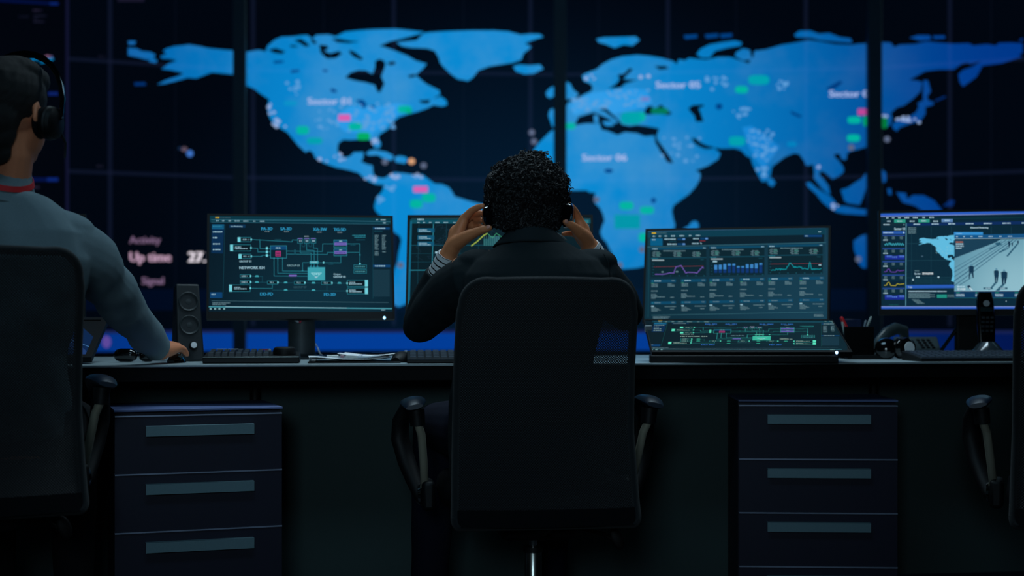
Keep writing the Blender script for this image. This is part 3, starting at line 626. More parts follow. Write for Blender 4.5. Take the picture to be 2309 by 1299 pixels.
    bs = MB(); bs.lathe([(0, 0.075), (0.034, 0.075), (0.032, 0.12), (0.026, 0.125), (0, 0.125)])
    for k in range(5):
        a = R(90+72*k+20); d = Vector((math.cos(a), math.sin(a), 0))
        bs.tube([d*0.02+Vector((0, 0, 0.098)), d*0.16+Vector((0, 0, 0.088)), d*0.30+Vector((0, 0, 0.072))], [0.02, 0.018, 0.014], n=10, flat=0.8)
    bs.build('star_base', M_black, t)
    for k in range(5):
        a = R(90+72*k+20); d = Vector((math.cos(a), math.sin(a), 0)); n_ = Vector((-d.y, d.x, 0)); c = MB()
        for q in (-1, 1): c.tube([d*0.30+n_*q*0.008+Vector((0, 0, 0.027)), d*0.30+n_*q*0.024+Vector((0, 0, 0.027))], 0.0265, n=18, cap='flat')
        c.tube([d*0.30+Vector((0, 0, 0.03)), d*0.30+Vector((0, 0, 0.07))], 0.007, n=8, cap='flat'); c.build('caster', M_black, t)
    return t
gch = 'mesh backed office chairs at the desk'
chair = make_chair('black mesh office chair in the centre, occupied by the person with curly hair', gch)
chair.location = (0.054, 3.635, 0.001); chair.rotation_euler = (0, 0, R(7.5)); ORG[chair.name] = (0, 0, 0)
chair_r = copy_tree(chair); chair_r.location = (1.487, 3.55, 0.001); chair_r.rotation_euler = (0, 0, R(-20)); chair_r['label'] = 'empty black mesh office chair cut by the right edge of the picture'
chair_l = copy_tree(chair); chair_l.location = (-1.270, 3.33, 0.001); chair_l.rotation_euler = (0, 0, R(27)); chair_l['label'] = 'black office chair at the left edge, occupied by the person in the grey turtleneck'
for c in children(chair_l):
    if c.name.split('.')[0] not in ('star_base', 'caster', 'gas_lift'): c.location.z += 0.062
    if c.name.startswith('gas_lift'): c.location.z += 0.02

# ---------------------------------------------------------------- monitors
def monitor(label, plane, quad, ref, draw, bez=0.007, chin=0.020, stand=None, led=None, name='monitor', back=0.028, group='monitors on the desk', led_px=None):
    c = [plane.uv(plane.hit(*q)) for q in quad]     # TL TR BR BL
    u0 = (c[0][0]+c[3][0])/2; u1 = (c[1][0]+c[2][0])/2; v0 = (c[2][1]+c[3][1])/2; v1 = (c[0][1]+c[1][1])/2
    base = plane.at((u0+u1)/2, v0)
    t = thing(name, label, 'monitor', (base.x, base.y, DZ), group=group)
    fr = MB()
    def q4(U0, U1, V0, V1, o0, o1): 
        vs = [plane.at(u, v, o) for o in (o0, o1) for u, v in ((U0, V0), (U1, V0), (U1, V1), (U0, V1))]
        return vs
    fs = [(3, 2, 1, 0), (4, 5, 6, 7), (0, 1, 5, 4), (1, 2, 6, 5), (2, 3, 7, 6), (3, 0, 4, 7)]
    fr.add(q4(u0-bez, u1+bez, v0-chin, v1+bez, -back, -0.0015), fs)
    for a in ((u0-bez, u0, v0-chin, v1+bez), (u1, u1+bez, v0-chin, v1+bez), (u0-0.001, u1+0.001, v1, v1+bez), (u0-0.001, u1+0.001, v0-chin, v0)): fr.add(q4(*a, -0.004, 0.0016), fs)
    fr.build('housing', M_black, t)
    Draw_ = draw
    draw_on_plane(Draw_, ref, plane, quad, 'screen', t, bounds=(u0, u1, v0, v1))
    if led_px:
        p = plane.uv(plane.hit(*led_px)); q = plane.at(p[0], p[1], 0.002); MB().ell(q, (0.0042, 0.002, 0.0050), n=14).build('power_light', led or glow((150, 215, 255), 3.0), t)
    return t, (u0, u1, v0, v1)
# --- picture 1: network diagram (frame of reference: x 97..1562, y 58..825)
REF1 = [(125, 58), (1548, 78), (1562, 825), (97, 815)]
def diagram(flat=False):
    d = Draw(); d.poly([(60, 20), (1600, 20), (1600, 880), (60, 880)], BG1, 0)
    k = 1.0
    T = TE; T2 = TE2; Wh = WH
    d.poly([(120, 40), (1600, 58), (1600, 128), (118, 108)], glow((6, 52, 66)), 1); d.line([(130, 88), (1000, 96), (1545, 108)], 3, glow((58, 120, 140)), 2); d.line([(130, 108), (1530, 128)], 3, glow((45, 100, 118)), 2)
    for j in range(3): d.rect(163+j*11, 66, 171+j*11, 76, glow((205, 170, 40)), 3)
    d.scribble(200, 68, 85, 8, glow((50, 80, 92)), 3)
    for x, w_ in ((168, 20), (216, 18), (266, 20), (316, 38), (384, 40), (462, 20), (515, 38)): d.scribble(x, 93+(x-168)*0.013, w_, 8, Wh, 3)
    d.scribble(1432, 88, 18, 7, Wh, 3); d.scribble(1470, 88, 38, 8, Wh, 3); d.scribble(1488, 113, 20, 8, Wh, 3)
    MN = glow((10, 62, 108))
    d.poly([(135, 125), (232, 125), (222, 356), (128, 352)], glow((6, 42, 76)), 1)
    d.poly([(135, 125), (232, 125), (230, 165), (134, 163)], glow((14, 84, 120)), 2)
    for y, w_ in ((136, 74), (180, 76), (226, 40), (275, 56), (320, 62)): d.scribble(142, y, w_, 10, Wh if y > 140 else glow((40, 120, 150)), 3)
    d.rect(118, 664, 214, 710, MN, 2); d.text(128, 686, 15, 'HELP', Wh, 3, bold=0.7)
    d.line([(238, 130), (220, 700)], 2, T2, 2)
    d.rect(272, 128, 400, 152, glow((6, 48, 82)), 2); d.text(284, 146, 15, 'List Monitoring', Wh, 3, bold=0.4)
    for x, y, t in ((524, 172, 'PA-3D'), (677, 173, 'SA-3D'), (936, 178, 'XA-3W'), (1098, 180, 'TG-5D')): d.text(x, y, 34, t, LB, 3, bold=1.6, sx=0.98); d.scribble(x+30, y+8, 38, 7, glow((110, 130, 140)), 3)
    for x, y, t in ((514, 690, 'DD-PD'), (1020, 694, 'FD-3D')): d.text(x, y, 34, t, LB, 3, bold=1.6, sx=0.98)
    def pill(x0, y0, x1, y1, side='l', txt=None, body=True):
        d.frame(x0, y0, x1, y1, 3, T, 3)
        if body: d.rect(x0+3, y0+3, x1-3, y1-3, glow((6, 22, 30)), 2)
        if side == 'l': d.rect(x0, y0, x0+24, y1, CYL, 4)
        if side == 'r': d.rect(x1-24, y0, x1, y1, CYL, 4)
        ym = (y0+y1)/2; xd = x1 if side != 'r' else x0
        d.disc(xd, ym, 6, 9, CYL, 5)
        if txt: d.text((x0+x1)/2+(12 if side == 'l' else -8), ym+6, 17, txt, Wh, 5, anchor='c', bold=0.5)
        else:
            xs = x0+40 if side == 'l' else x0+16
            d.scribble(xs, ym-10, 50, 8, Wh, 5); d.scribble(xs, ym+2, min(100, x1-xs-28), 8, Wh, 5)
    pill(338, 228, 446, 265, txt='SUB - 1'); pill(278, 286, 444, 338); pill(345, 361, 446, 398, txt='011 - 6'); pill(269, 604, 438, 660)
    pill(1204, 568, 1368, 620, 'r'); pill(1204, 630, 1368, 680, 'r')
    for x0, y0, x1, y1, t in ((356, 522, 440, 550, 'LINE 1'), (356, 570, 440, 597, 'LINE 2'), (572, 574, 656, 601, 'TS-1'), (786, 576, 870, 603, 'TS-2'), (1000, 578, 1084, 605, 'TS-3')): pill(x0, y0, x1, y1, None, t)
    for x0, y0 in ((1256, 446), (1256, 484)): d.frame(x0, y0, x0+102, y0+32, 3, T, 3); d.scribble(x0+12, y0+12, 78, 9, glow((70, 140, 150)), 4)
    d.text(350, 426, 22, 'GROUP 01', Wh, 3, bold=0.5, sx=0.97); d.text(350, 480, 30, 'NETWORK 034', Wh, 3, bold=1.1, sx=1.0); d.text(728, 460, 22, 'GROUP 03', glow((120, 160, 170)), 3, bold=0.5); d.text(780, 632, 22, 'GROUP 07', glow((48, 84, 96)), 3, bold=0.5)
    d.text(1096, 528, 19, 'Output', Wh, 3, bold=0.4); d.text(1096, 550, 22, 'GROUP 05', Wh, 3, bold=0.6, sx=0.95)
    for x, t in ((812, '11'), (864, '20'), (916, '34')):
        d.frame(x, 236, x+42, 278, 3, T, 3); d.rect(x+3, 236, x+39, 242, LV, 4); d.text(x+21, 266, 24, t, Wh, 4, anchor='c', bold=0.8)
    d.scribble(866, 218, 34, 8, glow((130, 150, 160)), 3)
    d.frame(596, 294, 728, 396, 4, T, 3); d.rect(600, 298, 724, 328, glow((12, 66, 108)), 2); d.scribble(640, 308, 40, 10, Wh, 4)
    PKc = glow((176, 52, 120)); d.frame(638, 338, 680, 380, 5, PKc, 4); d.rect(644, 350, 674, 356, PKc, 4); d.rect(644, 362, 674, 368, PKc, 4); d.rect(640, 340, 678, 346, PKc, 4)
    for y in (250, 318): d.frame(1098, y, 1204, y+60, 4, T, 3); d.rect(1102, y+4, 1200, y+20, glow((20, 70, 110)), 3.5); d.rect(1104, y+22, 1200, y+44, LV, 4); d.scribble(1142, y+8, 22, 8, Wh, 5); d.scribble(1110, y+30, 84, 6, glow((50, 40, 110)), 5)
    d.poly([(900, 466), (1022, 466), (1030, 474), (1030, 564), (1022, 571), (900, 571), (892, 564), (892, 474)], CYL2, 4); d.frame(892, 466, 1030, 571, 3, T, 4.5)
    d.line([(920, 512), (1002, 512), (961, 548), (920, 512)], 3, glow((150, 215, 225)), 5); d.scribble(930, 516, 60, 10, glow((150, 215, 225)), 5); d.scribble(950, 540, 20, 12, Wh, 5.5)
    d.rect(908, 418, 978, 438, CYL2, 4); d.scribble(918, 424, 50, 6, Wh, 5)
    for x in (916, 942, 970): d.disc(x, 462, 7, 7, T, 5)
    Ln = lambda p, c=T: d.line(p, 3.4, c, 2.5)
    Ln([(446, 246), (770, 265), (772, 250), (812, 252)]); Ln([(514, 246), (516, 318), (596, 318)]); Ln([(444, 313), (496, 315), (498, 345), (596, 345)]); Ln([(446, 380), (530, 380), (532, 372), (596, 372)])
    for y in (316, 345, 373): d.rect(562, y-10, 578, y+10, CYL, 4)
    Ln([(728, 338), (1010, 342), (1012, 282), (1098, 282)]); Ln([(728, 362), (1046, 366), (1048, 350), (1098, 350)]); Ln([(1204, 282), (1305, 282), (1305, 442)]); Ln([(1204, 350), (1305, 350)])
    d.disc(1305, 440, 7, 7, CYL, 5); d.disc(1305, 370, 6, 6, T, 5)
    for x, yb in ((626, 536), (656, 514), (694, 496)): Ln([(x, 396), (x, yb), (892, yb+2)]); d.disc(x, 396, 6, 6, T, 4)
    d.rect(744, 526, 806, 540, LV, 4); Ln([(834, 278), (834, 352), (920, 354), (920, 466)]); Ln([(884, 278), (884, 330), (944, 334), (944, 466)]); Ln([(938, 278), (938, 314), (970, 316), (970, 466)])
    Ln([(852, 496), (852, 430), (1154, 432), (1154, 378)]); d.disc(1018, 430, 6, 8, CYL, 4); d.disc(852, 494, 6, 6, T, 4)
    Ln([(844, 280), (850, 302), (868, 304), (874, 280)], T2); Ln([(896, 280), (904, 302), (920, 304), (926, 280)], T2)
    for x in (792,): d.rect(x-6, 326, x+6, 366, T2, 4)
    Ln([(440, 537), (534, 538), (534, 584)], T2); Ln([(440, 584), (572, 586)], T2)
    Ln([(656, 588), (786, 590)], T2); Ln([(870, 590), (1000, 592)], T2); Ln([(1084, 592), (1204, 594)], T2); Ln([(438, 633), (612, 635), (612, 601)], T); Ln([(612, 648), (1204, 656)], T2); Ln([(1044, 605), (1044, 652)], T2)
    for x, y in ((490, 537), (490, 584), (718, 587), (938, 590), (1143, 592), (718, 646), (938, 648)): d.poly([(x-16, y+6), (x-10, y-7), (x+10, y-7), (x+16, y+6)], CYL2, 4)
    d.scribble(630, 244, 54, 6, T2, 3); d.scribble(1230, 288, 40, 7, T2, 3); d.scribble(1056, 440, 40, 6, T2, 3); d.scribble(1246, 212, 104, 8, T, 3); d.scribble(1262, 226, 86, 8, T, 3); d.scribble(1276, 248, 72, 6, T2, 3)
    d.line([(1408, 146), (1408, 716)], 2, T2, 2); d.poly([(1410, 150), (1540, 152), (1540, 170), (1410, 168)], MN, 2); d.scribble(1424, 156, 80, 9, Wh, 3); d.scribble(1418, 178, 66, 7, T2, 3)
    for j in range(10): d.scribble(1422, 212+j*12, 30-(j % 3)*4, 8, GR, 3, j); d.scribble(1480, 212+j*12, 30-(j % 4)*3, 8, GR, 3, j+20)
    for j in range(3): d.scribble(1422, 342+j*12, 30, 8, GR, 3, j)
    d.scribble(1482, 342, 26, 8, GR, 3)
    d.poly([(1408, 446), (1544, 448), (1544, 468), (1408, 466)], MN, 2); d.scribble(1424, 453, 80, 9, Wh, 3); d.rect(1410, 486, 1540, 700, glow((22, 52, 66)), 1.5)
    d.line([(130, 732), (1530, 747)], 2.5, glow((70, 110, 124)), 2); d.scribble(136, 745, 140, 8, glow((90, 120, 130)), 3); d.scribble(136, 757, 110, 8, glow((90, 120, 130)), 3)
    d.line([(100, 779), (1556, 795)], 8, glow((70, 150, 165)), 3); d.line([(240, 779), (1200, 790)], 3, glow((170, 205, 220)), 4)
    for x in (114, 150, 184, 222): d.rect(x, 788, x+15, 802, glow((120, 160, 165)), 4)
    d.scribble(1474, 802, 30, 7, Wh, 4)
    return d
BG1 = glow_field('screen_teal', (12, 44, 58), (6, 26, 38), (-0.6, 0.9), 3.0, 3.2, 0.1, 1.2)
TE = glow((40, 128, 146)); TE2 = glow((22, 78, 94)); WH = glow((150, 190, 205)); LB = glow((42, 142, 184)); CYL = glow((112, 205, 218)); CYL2 = glow((60, 158, 172)); LV = glow((112, 100, 182)); GR = glow((96, 128, 138))
def tilt_plane(px, py, D, yaw, tilt):
    """yaw>0: the face turns towards +x; tilt>0: leans back"""
    n = Vector((math.sin(R(yaw)), -math.cos(R(yaw)), 0)); n = (n*math.cos(R(tilt))+Vector((0, 0, 1))*math.sin(R(tilt)))
    return Plane(Q(px, py, D), n)
q1 = [(475, 487), (881, 491.5), (885, 704.5), (468, 702)]
pl1_ = tilt_plane(676, 703, 4.42, 10, 12)
m1, bb1 = monitor('black monitor with the NETWORK 034 diagram, standing left of the central person', pl1_, q1, REF1, diagram(), led_px=(866.5, 717), chin=0.022)
st = MB(); st.use(M_black); b1 = Q(678, 812, 4.50)
st.lathe([(0, 0), (0.092, 0), (0.094, 0.006), (0.05, 0.012), (0.043, 0.016), (0.043, 0.19), (0.035, 0.2), (0, 0.2)], (b1.x, 4.52, DZ+0.0005), n=40); st.build('stand', mat('stand_grey_plastic', (58, 66, 70), 0.5, 0.3), m1)
MB().tube([Q(706, 768, 4.60), Q(716, 784, 4.60), Q(722, 798, 4.58), Q(731, 805, 4.55)], 0.0022, n=8).build('cable', mat('white_cable', (170, 180, 185), 0.5), m1)
cp = MB(); cp.use(mat('red_plug', (190, 30, 60), 0.4)).tube([Q(676, 727, 4.46), Q(680, 720, 4.46)], 0.003, n=8); cp.use(mat('white_cable', (170, 180, 185), 0.5)).tube([Q(664, 721, 4.46), Q(672, 726, 4.46)], 0.003, n=8); cp.build('cable_plugs', None, m1)
# --- picture 2: tracking map behind the person
d2 = Draw(); z2 = lambda x, y: ((x-820)*4.81, (y-360)*4.81)
BG2 = glow_field('screen_dark_map', (8, 30, 38), (5, 20, 28), (0, 1), 2, 2, 0.2, 1.4)
d2.poly([(440, 560), (2560, 560), (2560, 1760), (440, 1760)], BG2, 0); d2.poly([(505, 650), (2500, 648), (2500, 692), (505, 694)], glow((10, 74, 90)), 1); d2.line([(520, 640), (1500, 636), (2460, 640)], 3, glow((60, 110, 125)), 2)
d2.scribble(584, 640, 70, 16, WH, 3); 
for x, w_ in ((582, 24), (645, 22), (710, 26), (778, 48), (868, 50), (972, 24), (1045, 44)): d2.scribble(x, 678, w_, 9, WH, 3)
d2.poly([(505, 670), (525, 670), (500, 1600), (475, 1600)], glow((14, 96, 124)), 2); d2.line([(758, 700), (742, 1180)], 8, TE, 2); d2.line([(520, 930), (1500, 928)], 6, TE2, 2); d2.line([(520, 1020), (1500, 1018)], 2.5, TE2, 2); d2.line([(505, 1200), (1500, 1198)], 9, TE, 2); d2.line([(505, 1112), (1400, 1110)], 2.5, TE2, 2)
for x in (600, 900, 1050, 1250): d2.line([(x, 700), (x-14, 1400)], 2.5, TE2, 2)
for y, h in ((745, 44), (822, 48), (890, 48)): d2.rect(585, y, 768-(y-745)*0.02, y+h, glow((12, 82, 112)), 4); d2.scribble(598, y+14, 90, 9, WH, 5); d2.scribble(598, y+30, 130, 8, WH, 5)
d2.rect(994, 764, 1060, 784, WH, 4); d2.rect(776, 998, 880, 1018, WH, 4)
rs = random.Random(3)
for _ in range(26):
    x, y = rs.uniform(540, 1500), rs.uniform(720, 1350); p = [(x, y)]
    for _k in range(5): x += rs.uniform(-70, 90); y += rs.uniform(-60, 70); p.append((min(max(x, 540), 1550), min(max(y, 710), 1380)))
    d2.line(p, 2.2, glow((28, 56, 74)), 3)
d2.line([(1170, 935), (1230, 890), (1300, 825), (1340, 800)], 12, glow((150, 170, 70)), 4); d2.line([(1340, 800), (1400, 850), (1440, 800), (1500, 840)], 6, glow((60, 150, 110)), 4); d2.rect(1360, 830, 1480, 930, glow((40, 90, 100)), 3); d2.rect(1300, 860, 1420, 935, glow((30, 84, 90)), 3)
for x in range(1310, 1480, 22): d2.line([(x, 830), (x, 935)], 2.5, glow((80, 140, 140)), 4)
d2.rect(2380, 655, 2440, 690, glow((40, 110, 120)), 3); d2.rect(2370, 700, 2450, 1020, glow((24, 62, 74)), 2); d2.rect(2385, 716, 2440, 740, glow((120, 160, 175)), 4)
pl2_ = tilt_plane(1125, 703, 4.42, -1, 13)
REF2 = [(510, 625), (2456, 622), (2478, 1645), (468, 1645)]
m2, bb2 = monitor('black monitor with a dark tracking map, standing behind the central person', pl2_, [(926, 490), (1330.5, 489.3), (1335, 702), (917, 702)], REF2, d2, chin=0.022)
b2 = Q(1126, 812, 4.52); st = MB(); st.lathe([(0, 0), (0.092, 0), (0.094, 0.006), (0.05, 0.012), (0.043, 0.016), (0.043, 0.19), (0.035, 0.2), (0, 0.2)], (b2.x, 4.53, DZ+0.0005), n=40); st.build('stand', M_black, m2)
# --- picture 3: dashboard
def dash():
    d = Draw(); d.poly([(150, 90), (1760, 90), (1760, 930), (150, 930)], BG3, 0)
    sk = lambda x, y: (x, y-(x-240)*0.021*max(0.0, 1-(y-150)/800.0))
    class Sk(Draw): pass
    o = Draw()
    d.poly([(207, 148), (1670, 116), (1672, 178), (206, 202)], glow((10, 58, 76)), 1); d.line([(220, 152), (1660, 122)], 5, glow((50, 92, 124)), 2)
    d.rect(252, 161, 286, 171, glow((205, 170, 40)), 4); d.scribble(290, 160, 84, 9, glow((60, 96, 108)), 4)
    for x, w_ in ((260, 18), (308, 18), (356, 20), (408, 36), (476, 38), (554, 20), (608, 36)): d.scribble(x, 187-(x-260)*0.018, w_, 9, WH, 4)
    d.scribble(1606, 152, 22, 8, WH, 4); d.rect(1490, 181, 1636, 197, glow((8, 60, 112)), 3); d.scribble(1498, 186, 26, 7, WH, 4)
    d.poly([(238, 206), (1650, 176), (1650, 236), (238, 270)], glow((8, 30, 42)), 1); d.rect(240, 208, 339, 268, glow((6, 88, 128)), 3); d.scribble(254, 216, 28, 7, WH, 4)
    for x, y, w_, bx in ((354, 210, 94, 460), (378, 251, 74, 460), (588, 206, 46, 645), (578, 245, 58, None)):
        d.scribble(x, y, w_, 10, WH, 4)
        if bx: d.rect(bx, y-4, bx+64, y+13, glow((6, 56, 98)), 3); d.rect(bx+42, y-2, bx+62, y+11, glow((90, 140, 200)), 4)
    d.scribble(390, 232, 60, 6, TE2, 4); d.scribble(640, 226, 48, 6, glow((150, 50, 60)), 4); d.poly([(646, 240), (660, 252), (650, 256)], WH, 5)
    d.poly([(215, 276), (1668, 240), (1668, 246), (215, 282)], glow((46, 92, 108)), 3)
    for i, (x0, x1, yt) in enumerate(((243, 694, 290), (720, 1168, 280), (1196, 1642, 268))):
        y = lambda v: v-(yt-290)*-1
        d.poly([(x0, yt), (x1, yt-8), (x1, yt+225), (x0, yt+233)], glow((10, 36, 46)), 1.5); d.poly([(x0, yt-6), (x1, yt-14), (x1, yt+4), (x0, yt+12)], glow((10, 68, 96)), 2)
        d.scribble(x0+12, yt+1, 42, 8, WH, 4); d.scribble(x1-26, yt-7, 22, 6, WH, 4); d.scribble(x0+102, yt+16, 180, 8, GR, 4)
        d.poly([(x0, yt+76), (x1, yt+70), (x1, yt+78), (x0, yt+84)], glow((16, 66, 84)), 2)
        for cx_, s_ in ((x0+20, 0), (x0+190, 1), (x0+345, 2)):
            for j in range(5): d.scribble(cx_-8*(j % 2), yt+26+j*9, 22, 6, GR, 4, j); d.scribble(cx_+26, yt+26+j*9, 34+(j % 3)*6-8, 6, glow((70, 150, 140)) if j in (1, 3) else GR, 4, j+9)
        d.scribble(x0+8, yt+80, 50, 6, TE, 4); d.rect(x0+12, yt+92, x0+108, yt+101, glow((150, 172, 180)), 4); d.scribble(x1-46, yt+88, 28, 6, TE2, 4)
        for j in range(5): d.scribble(x0+16-(j % 2)*4, yt+124+j*23, 12, 6, TE2, 4); d.line([(x0+40, yt+128+j*23), (x1-20, yt+124+j*23)], 1.2, glow((18, 52, 64)), 2.2)
        for j in range(6): d.scribble(x0+96+j*68-6, yt+218, 10, 8, TE2, 4)
    d.line([(265, 440), (672, 432)], 2.2, glow((140, 54, 66)), 3); d.line([(1214, 418), (1634, 410)], 2.2, glow((140, 54, 66)), 3)
    d.line([(278, 500), (340, 500), (372, 496), (398, 488), (430, 490), (448, 440), (490, 429), (504, 450), (528, 490), (545, 484), (606, 486), (618, 492), (664, 440), (672, 450)], 6, glow((112, 88, 176)), 4)
    d.rect(330, 476, 348, 486, GR, 5); d.rect(446, 474, 466, 484, GR, 5); d.rect(748, 390, 782, 402, WH, 5)
    for j, (h0, h1) in enumerate(((422, 462), (420, 460), (414, 460), (412, 430), (412, 430), (432, 446), (432, 446), (416, 450), (416, 450), (410, 452), (406, 424))):
        x = 760+j*36.6; d.rect(x, h0+2, x+24, 488, glow((14, 52, 112)), 4); d.rect(x, h0+2, x+24, h1, glow((58, 128, 190)), 5)
    rs = random.Random(8); p = []
    for j in range(84):
        x = 1224+j*4.9; b_ = 460+rs.uniform(-7, 7)
        if j < 8: b_ = 466+rs.uniform(-3, 3)
        b_ -= 52*math.exp(-((x-1378)/22)**2)+58*math.exp(-((x-1538)/9)**2)+20*math.exp(-((x-1440)/40)**2); p.append((x, b_))
    d.line(p, 5.5, glow((14, 138, 150)), 4); d.rect(1610, 420, 1630, 430, WH, 5)
    for r_, (yt, nl) in enumerate(((544, 8), (718, 4))):
        for i, x0 in enumerate((243, 488, 718, 966, 1196, 1450)):
            y0 = yt-(x0-243)*0.018+r_*3; x1 = x0+205
            d.poly([(x0, y0), (x1, y0-3), (x1, y0+20), (x0, y0+23)], glow((12, 70, 100)), 2); d.rect(x0+12, y0+7, x0+18, y0+15, TE, 4); d.scribble(x0+30, y0+6, 52, 8, WH if r_ == 0 else GR, 4); d.scribble(x1-36, y0+3, 26, 8, GR, 4)
            if r_ == 0:
                for j in range(3): d.scribble(x0+6, y0+32+j*10, 52, 7, GR, 4, j)
                for j in range(3): d.scribble(x1-66, y0+32+j*10-3, 54-(j == 0)*20, 7, GR, 4, j+5)
                d.scribble(x0+4, y0+88, 54, 8, GR, 4); d.rect(x0+4, y0+26, x0+24, y0+31, glow((40, 130, 90)), 4)
                for j in range(4): d.scribble(x0+4, y0+116+j*10, (40, 48, 112, 36)[j], 7, GR, 4, j+11)
                d.scribble(x1-46, y0+140, 30, 7, GR, 4)
            else:
                d.rect(x0+4, y0+34, x0+26, y0+43, WH, 4)
                for j in range(4): d.scribble(x0+6, y0+48+j*9, (40, 60, 76, 48)[j], 6, GR, 4, j)
                d.scribble(x1-92, y0+38, 92, 7, GR, 4); d.scribble(x1-46, y0+58, 30, 7, GR, 4)
    d.line([(250, 832), (1650, 806)], 2.5, glow((60, 112, 126)), 3); d.scribble(262, 842, 140, 7, GR, 4); d.scribble(262, 853, 124, 7, GR, 4); d.scribble(1572, 826, 70, 7, GR, 4); d.scribble(1572, 836, 76, 7, GR, 4)
    d.line([(232, 160), (222, 850)], 3, TE2, 2); d.line([(1664, 130), (1690, 850)], 5, glow((26, 62, 84)), 2)
    return d
BG3 = glow_field('screen_dashboard', (22, 60, 78), (14, 46, 60), (1.0, 0.9), 2.5, 3, 0.1, 1.3)
pl3_ = tilt_plane(1664, 720, 4.56, -17, 10)
m3, bb3 = monitor('black monitor showing a dashboard of charts, behind the low tilted pen display', pl3_, [(1457.5, 522), (1862.5, 513), (1871, 718), (1455.5, 721.5)], [(207, 152), (1668, 120), (1700, 858), (200, 870)], dash(), chin=0.014)
b3 = Q(1665, 805, 4.64); st = MB(); st.lathe([(0, 0), (0.088, 0), (0.09, 0.006), (0.04, 0.012), (0.03, 0.016), (0.03, 0.2), (0.02, 0.21), (0, 0.21)], (b3.x+0.02, 4.67, DZ+0.0005), n=36); st.build('stand', M_black, m3)
# --- picture 4: pen display lying tilted, same diagram
BG1S = BG1
TE, TE2, WH, LB, CYL, CYL2, LV = glow((44, 140, 138)), glow((20, 84, 84)), glow((150, 180, 170)), glow((50, 110, 190)), glow((92, 226, 190)), glow((56, 178, 150)), glow((116, 104, 196))
BG1 = glow_field('pen_display_screen', (10, 36, 46), (6, 26, 34), (1.0, 0.8), 2.0, 2, 0.2, 1.4)
q4 = [(1473, 722.5), (1893.5, 723.5), (1899, 791), (1451, 791)]
p0 = Q(1675, 791, 4.13); p1_ = Q(1675, 722.5, 4.372); sl = (p1_-p0); nn = Vector((0, -sl.z, sl.y)).normalized(); pl4_ = Plane(p0, nn)
m4, bb4 = monitor('low pen display tilted back on the desk, showing a green network diagram', pl4_, q4, REF1, diagram(), chin=0.014, name='pen_display', back=0.016, bez=0.003, led_px=(1886.5, 796.5), led=glow((150, 200, 255), 4.0), group='pen displays')
sb = MB(); c0 = Q(1675, 800, 4.14)
sb.box((c0.x, 4.13, DZ+0.011), (0.545, 0.035, 0.022)); sb.box((c0.x-0.2, 4.33, DZ+0.031), (0.02, 0.03, 0.062)); sb.box((c0.x+0.2, 4.33, DZ+0.031), (0.02, 0.03, 0.062)); sb.build('support_feet', M_black, m4, bevel=0.003)
kb = MB(); kb.box(Q(1462, 741, 4.30), (0.022, 0.02, 0.02)); kb.build('side_button', mat('grey_button', (120, 130, 135), 0.4), m4, bevel=0.003)
# --- picture 5: surveillance monitor on the right
d5 = Draw(); BL_ = glow((44, 92, 190)); LP = glow((120, 140, 200)); TX = glow((175, 210, 225)); DK = glow((14, 46, 60))
BG5 = glow_field('surveillance_screen', (12, 42, 58), (8, 32, 46), (1.4, 0.9), 2, 2, 0.2, 1.4)
d5.poly([(0, 20), (2300, -20), (2300, 1240), (0, 1240)], BG5, 0)
d5.poly([(30, 62), (2200, 20), (2200, 50), (30, 94)], BL_, 2); d5.poly([(30, 90), (2200, 48), (2200, 55), (30, 99)], LP, 3)
d5.poly([(30, 1146), (2200, 1146), (2200, 1156), (30, 1156)], LP, 3); d5.poly([(30, 1156), (2200, 1156), (2200, 1184), (30, 1184)], BL_, 2)
for x, w_ in ((95, 26), (165, 24), (235, 30), (308, 54), (408, 56), (520, 30), (600, 54)): d5.scribble(x, 106-(x-95)*0.012, w_, 12, TX, 4)
d5.line([(40, 132), (2200, 100)], 2, TE2, 3)
for x, c in ((188, glow((44, 150, 130))), (470, glow((44, 150, 130))), (743, glow((90, 130, 180)))): d5.rect(x, 130-(x-188)*0.012, x+132, 168-(x-188)*0.012, c, 3); d5.scribble(x+36, 144-(x-188)*0.012, 60, 12, TX, 4)
for x in (105, 370, 644): d5.scribble(x, 144, 40 if x < 200 else 58, 13, TX, 4)
d5.rect(52, 176, 322, 204, glow((20, 44, 56)), 2); d5.scribble(64, 184, 72, 12, TX, 4); d5.rect(294, 182, 310, 198, GR, 4)
d5.text(315, 252, 38, 'Sector 53', TX, 4, bold=1.4, anchor='r', sx=0.86)
d5.rect(50, 268, 316, 298, glow((40, 88, 168)), 3); d5.scribble(62, 278, 116, 12, TX, 4); d5.disc(300, 283, 9, 9, TX, 4)
d5.poly([(325, 172), (333, 172), (328, 1142), (320, 1142)], glow((90, 150, 170)), 3)
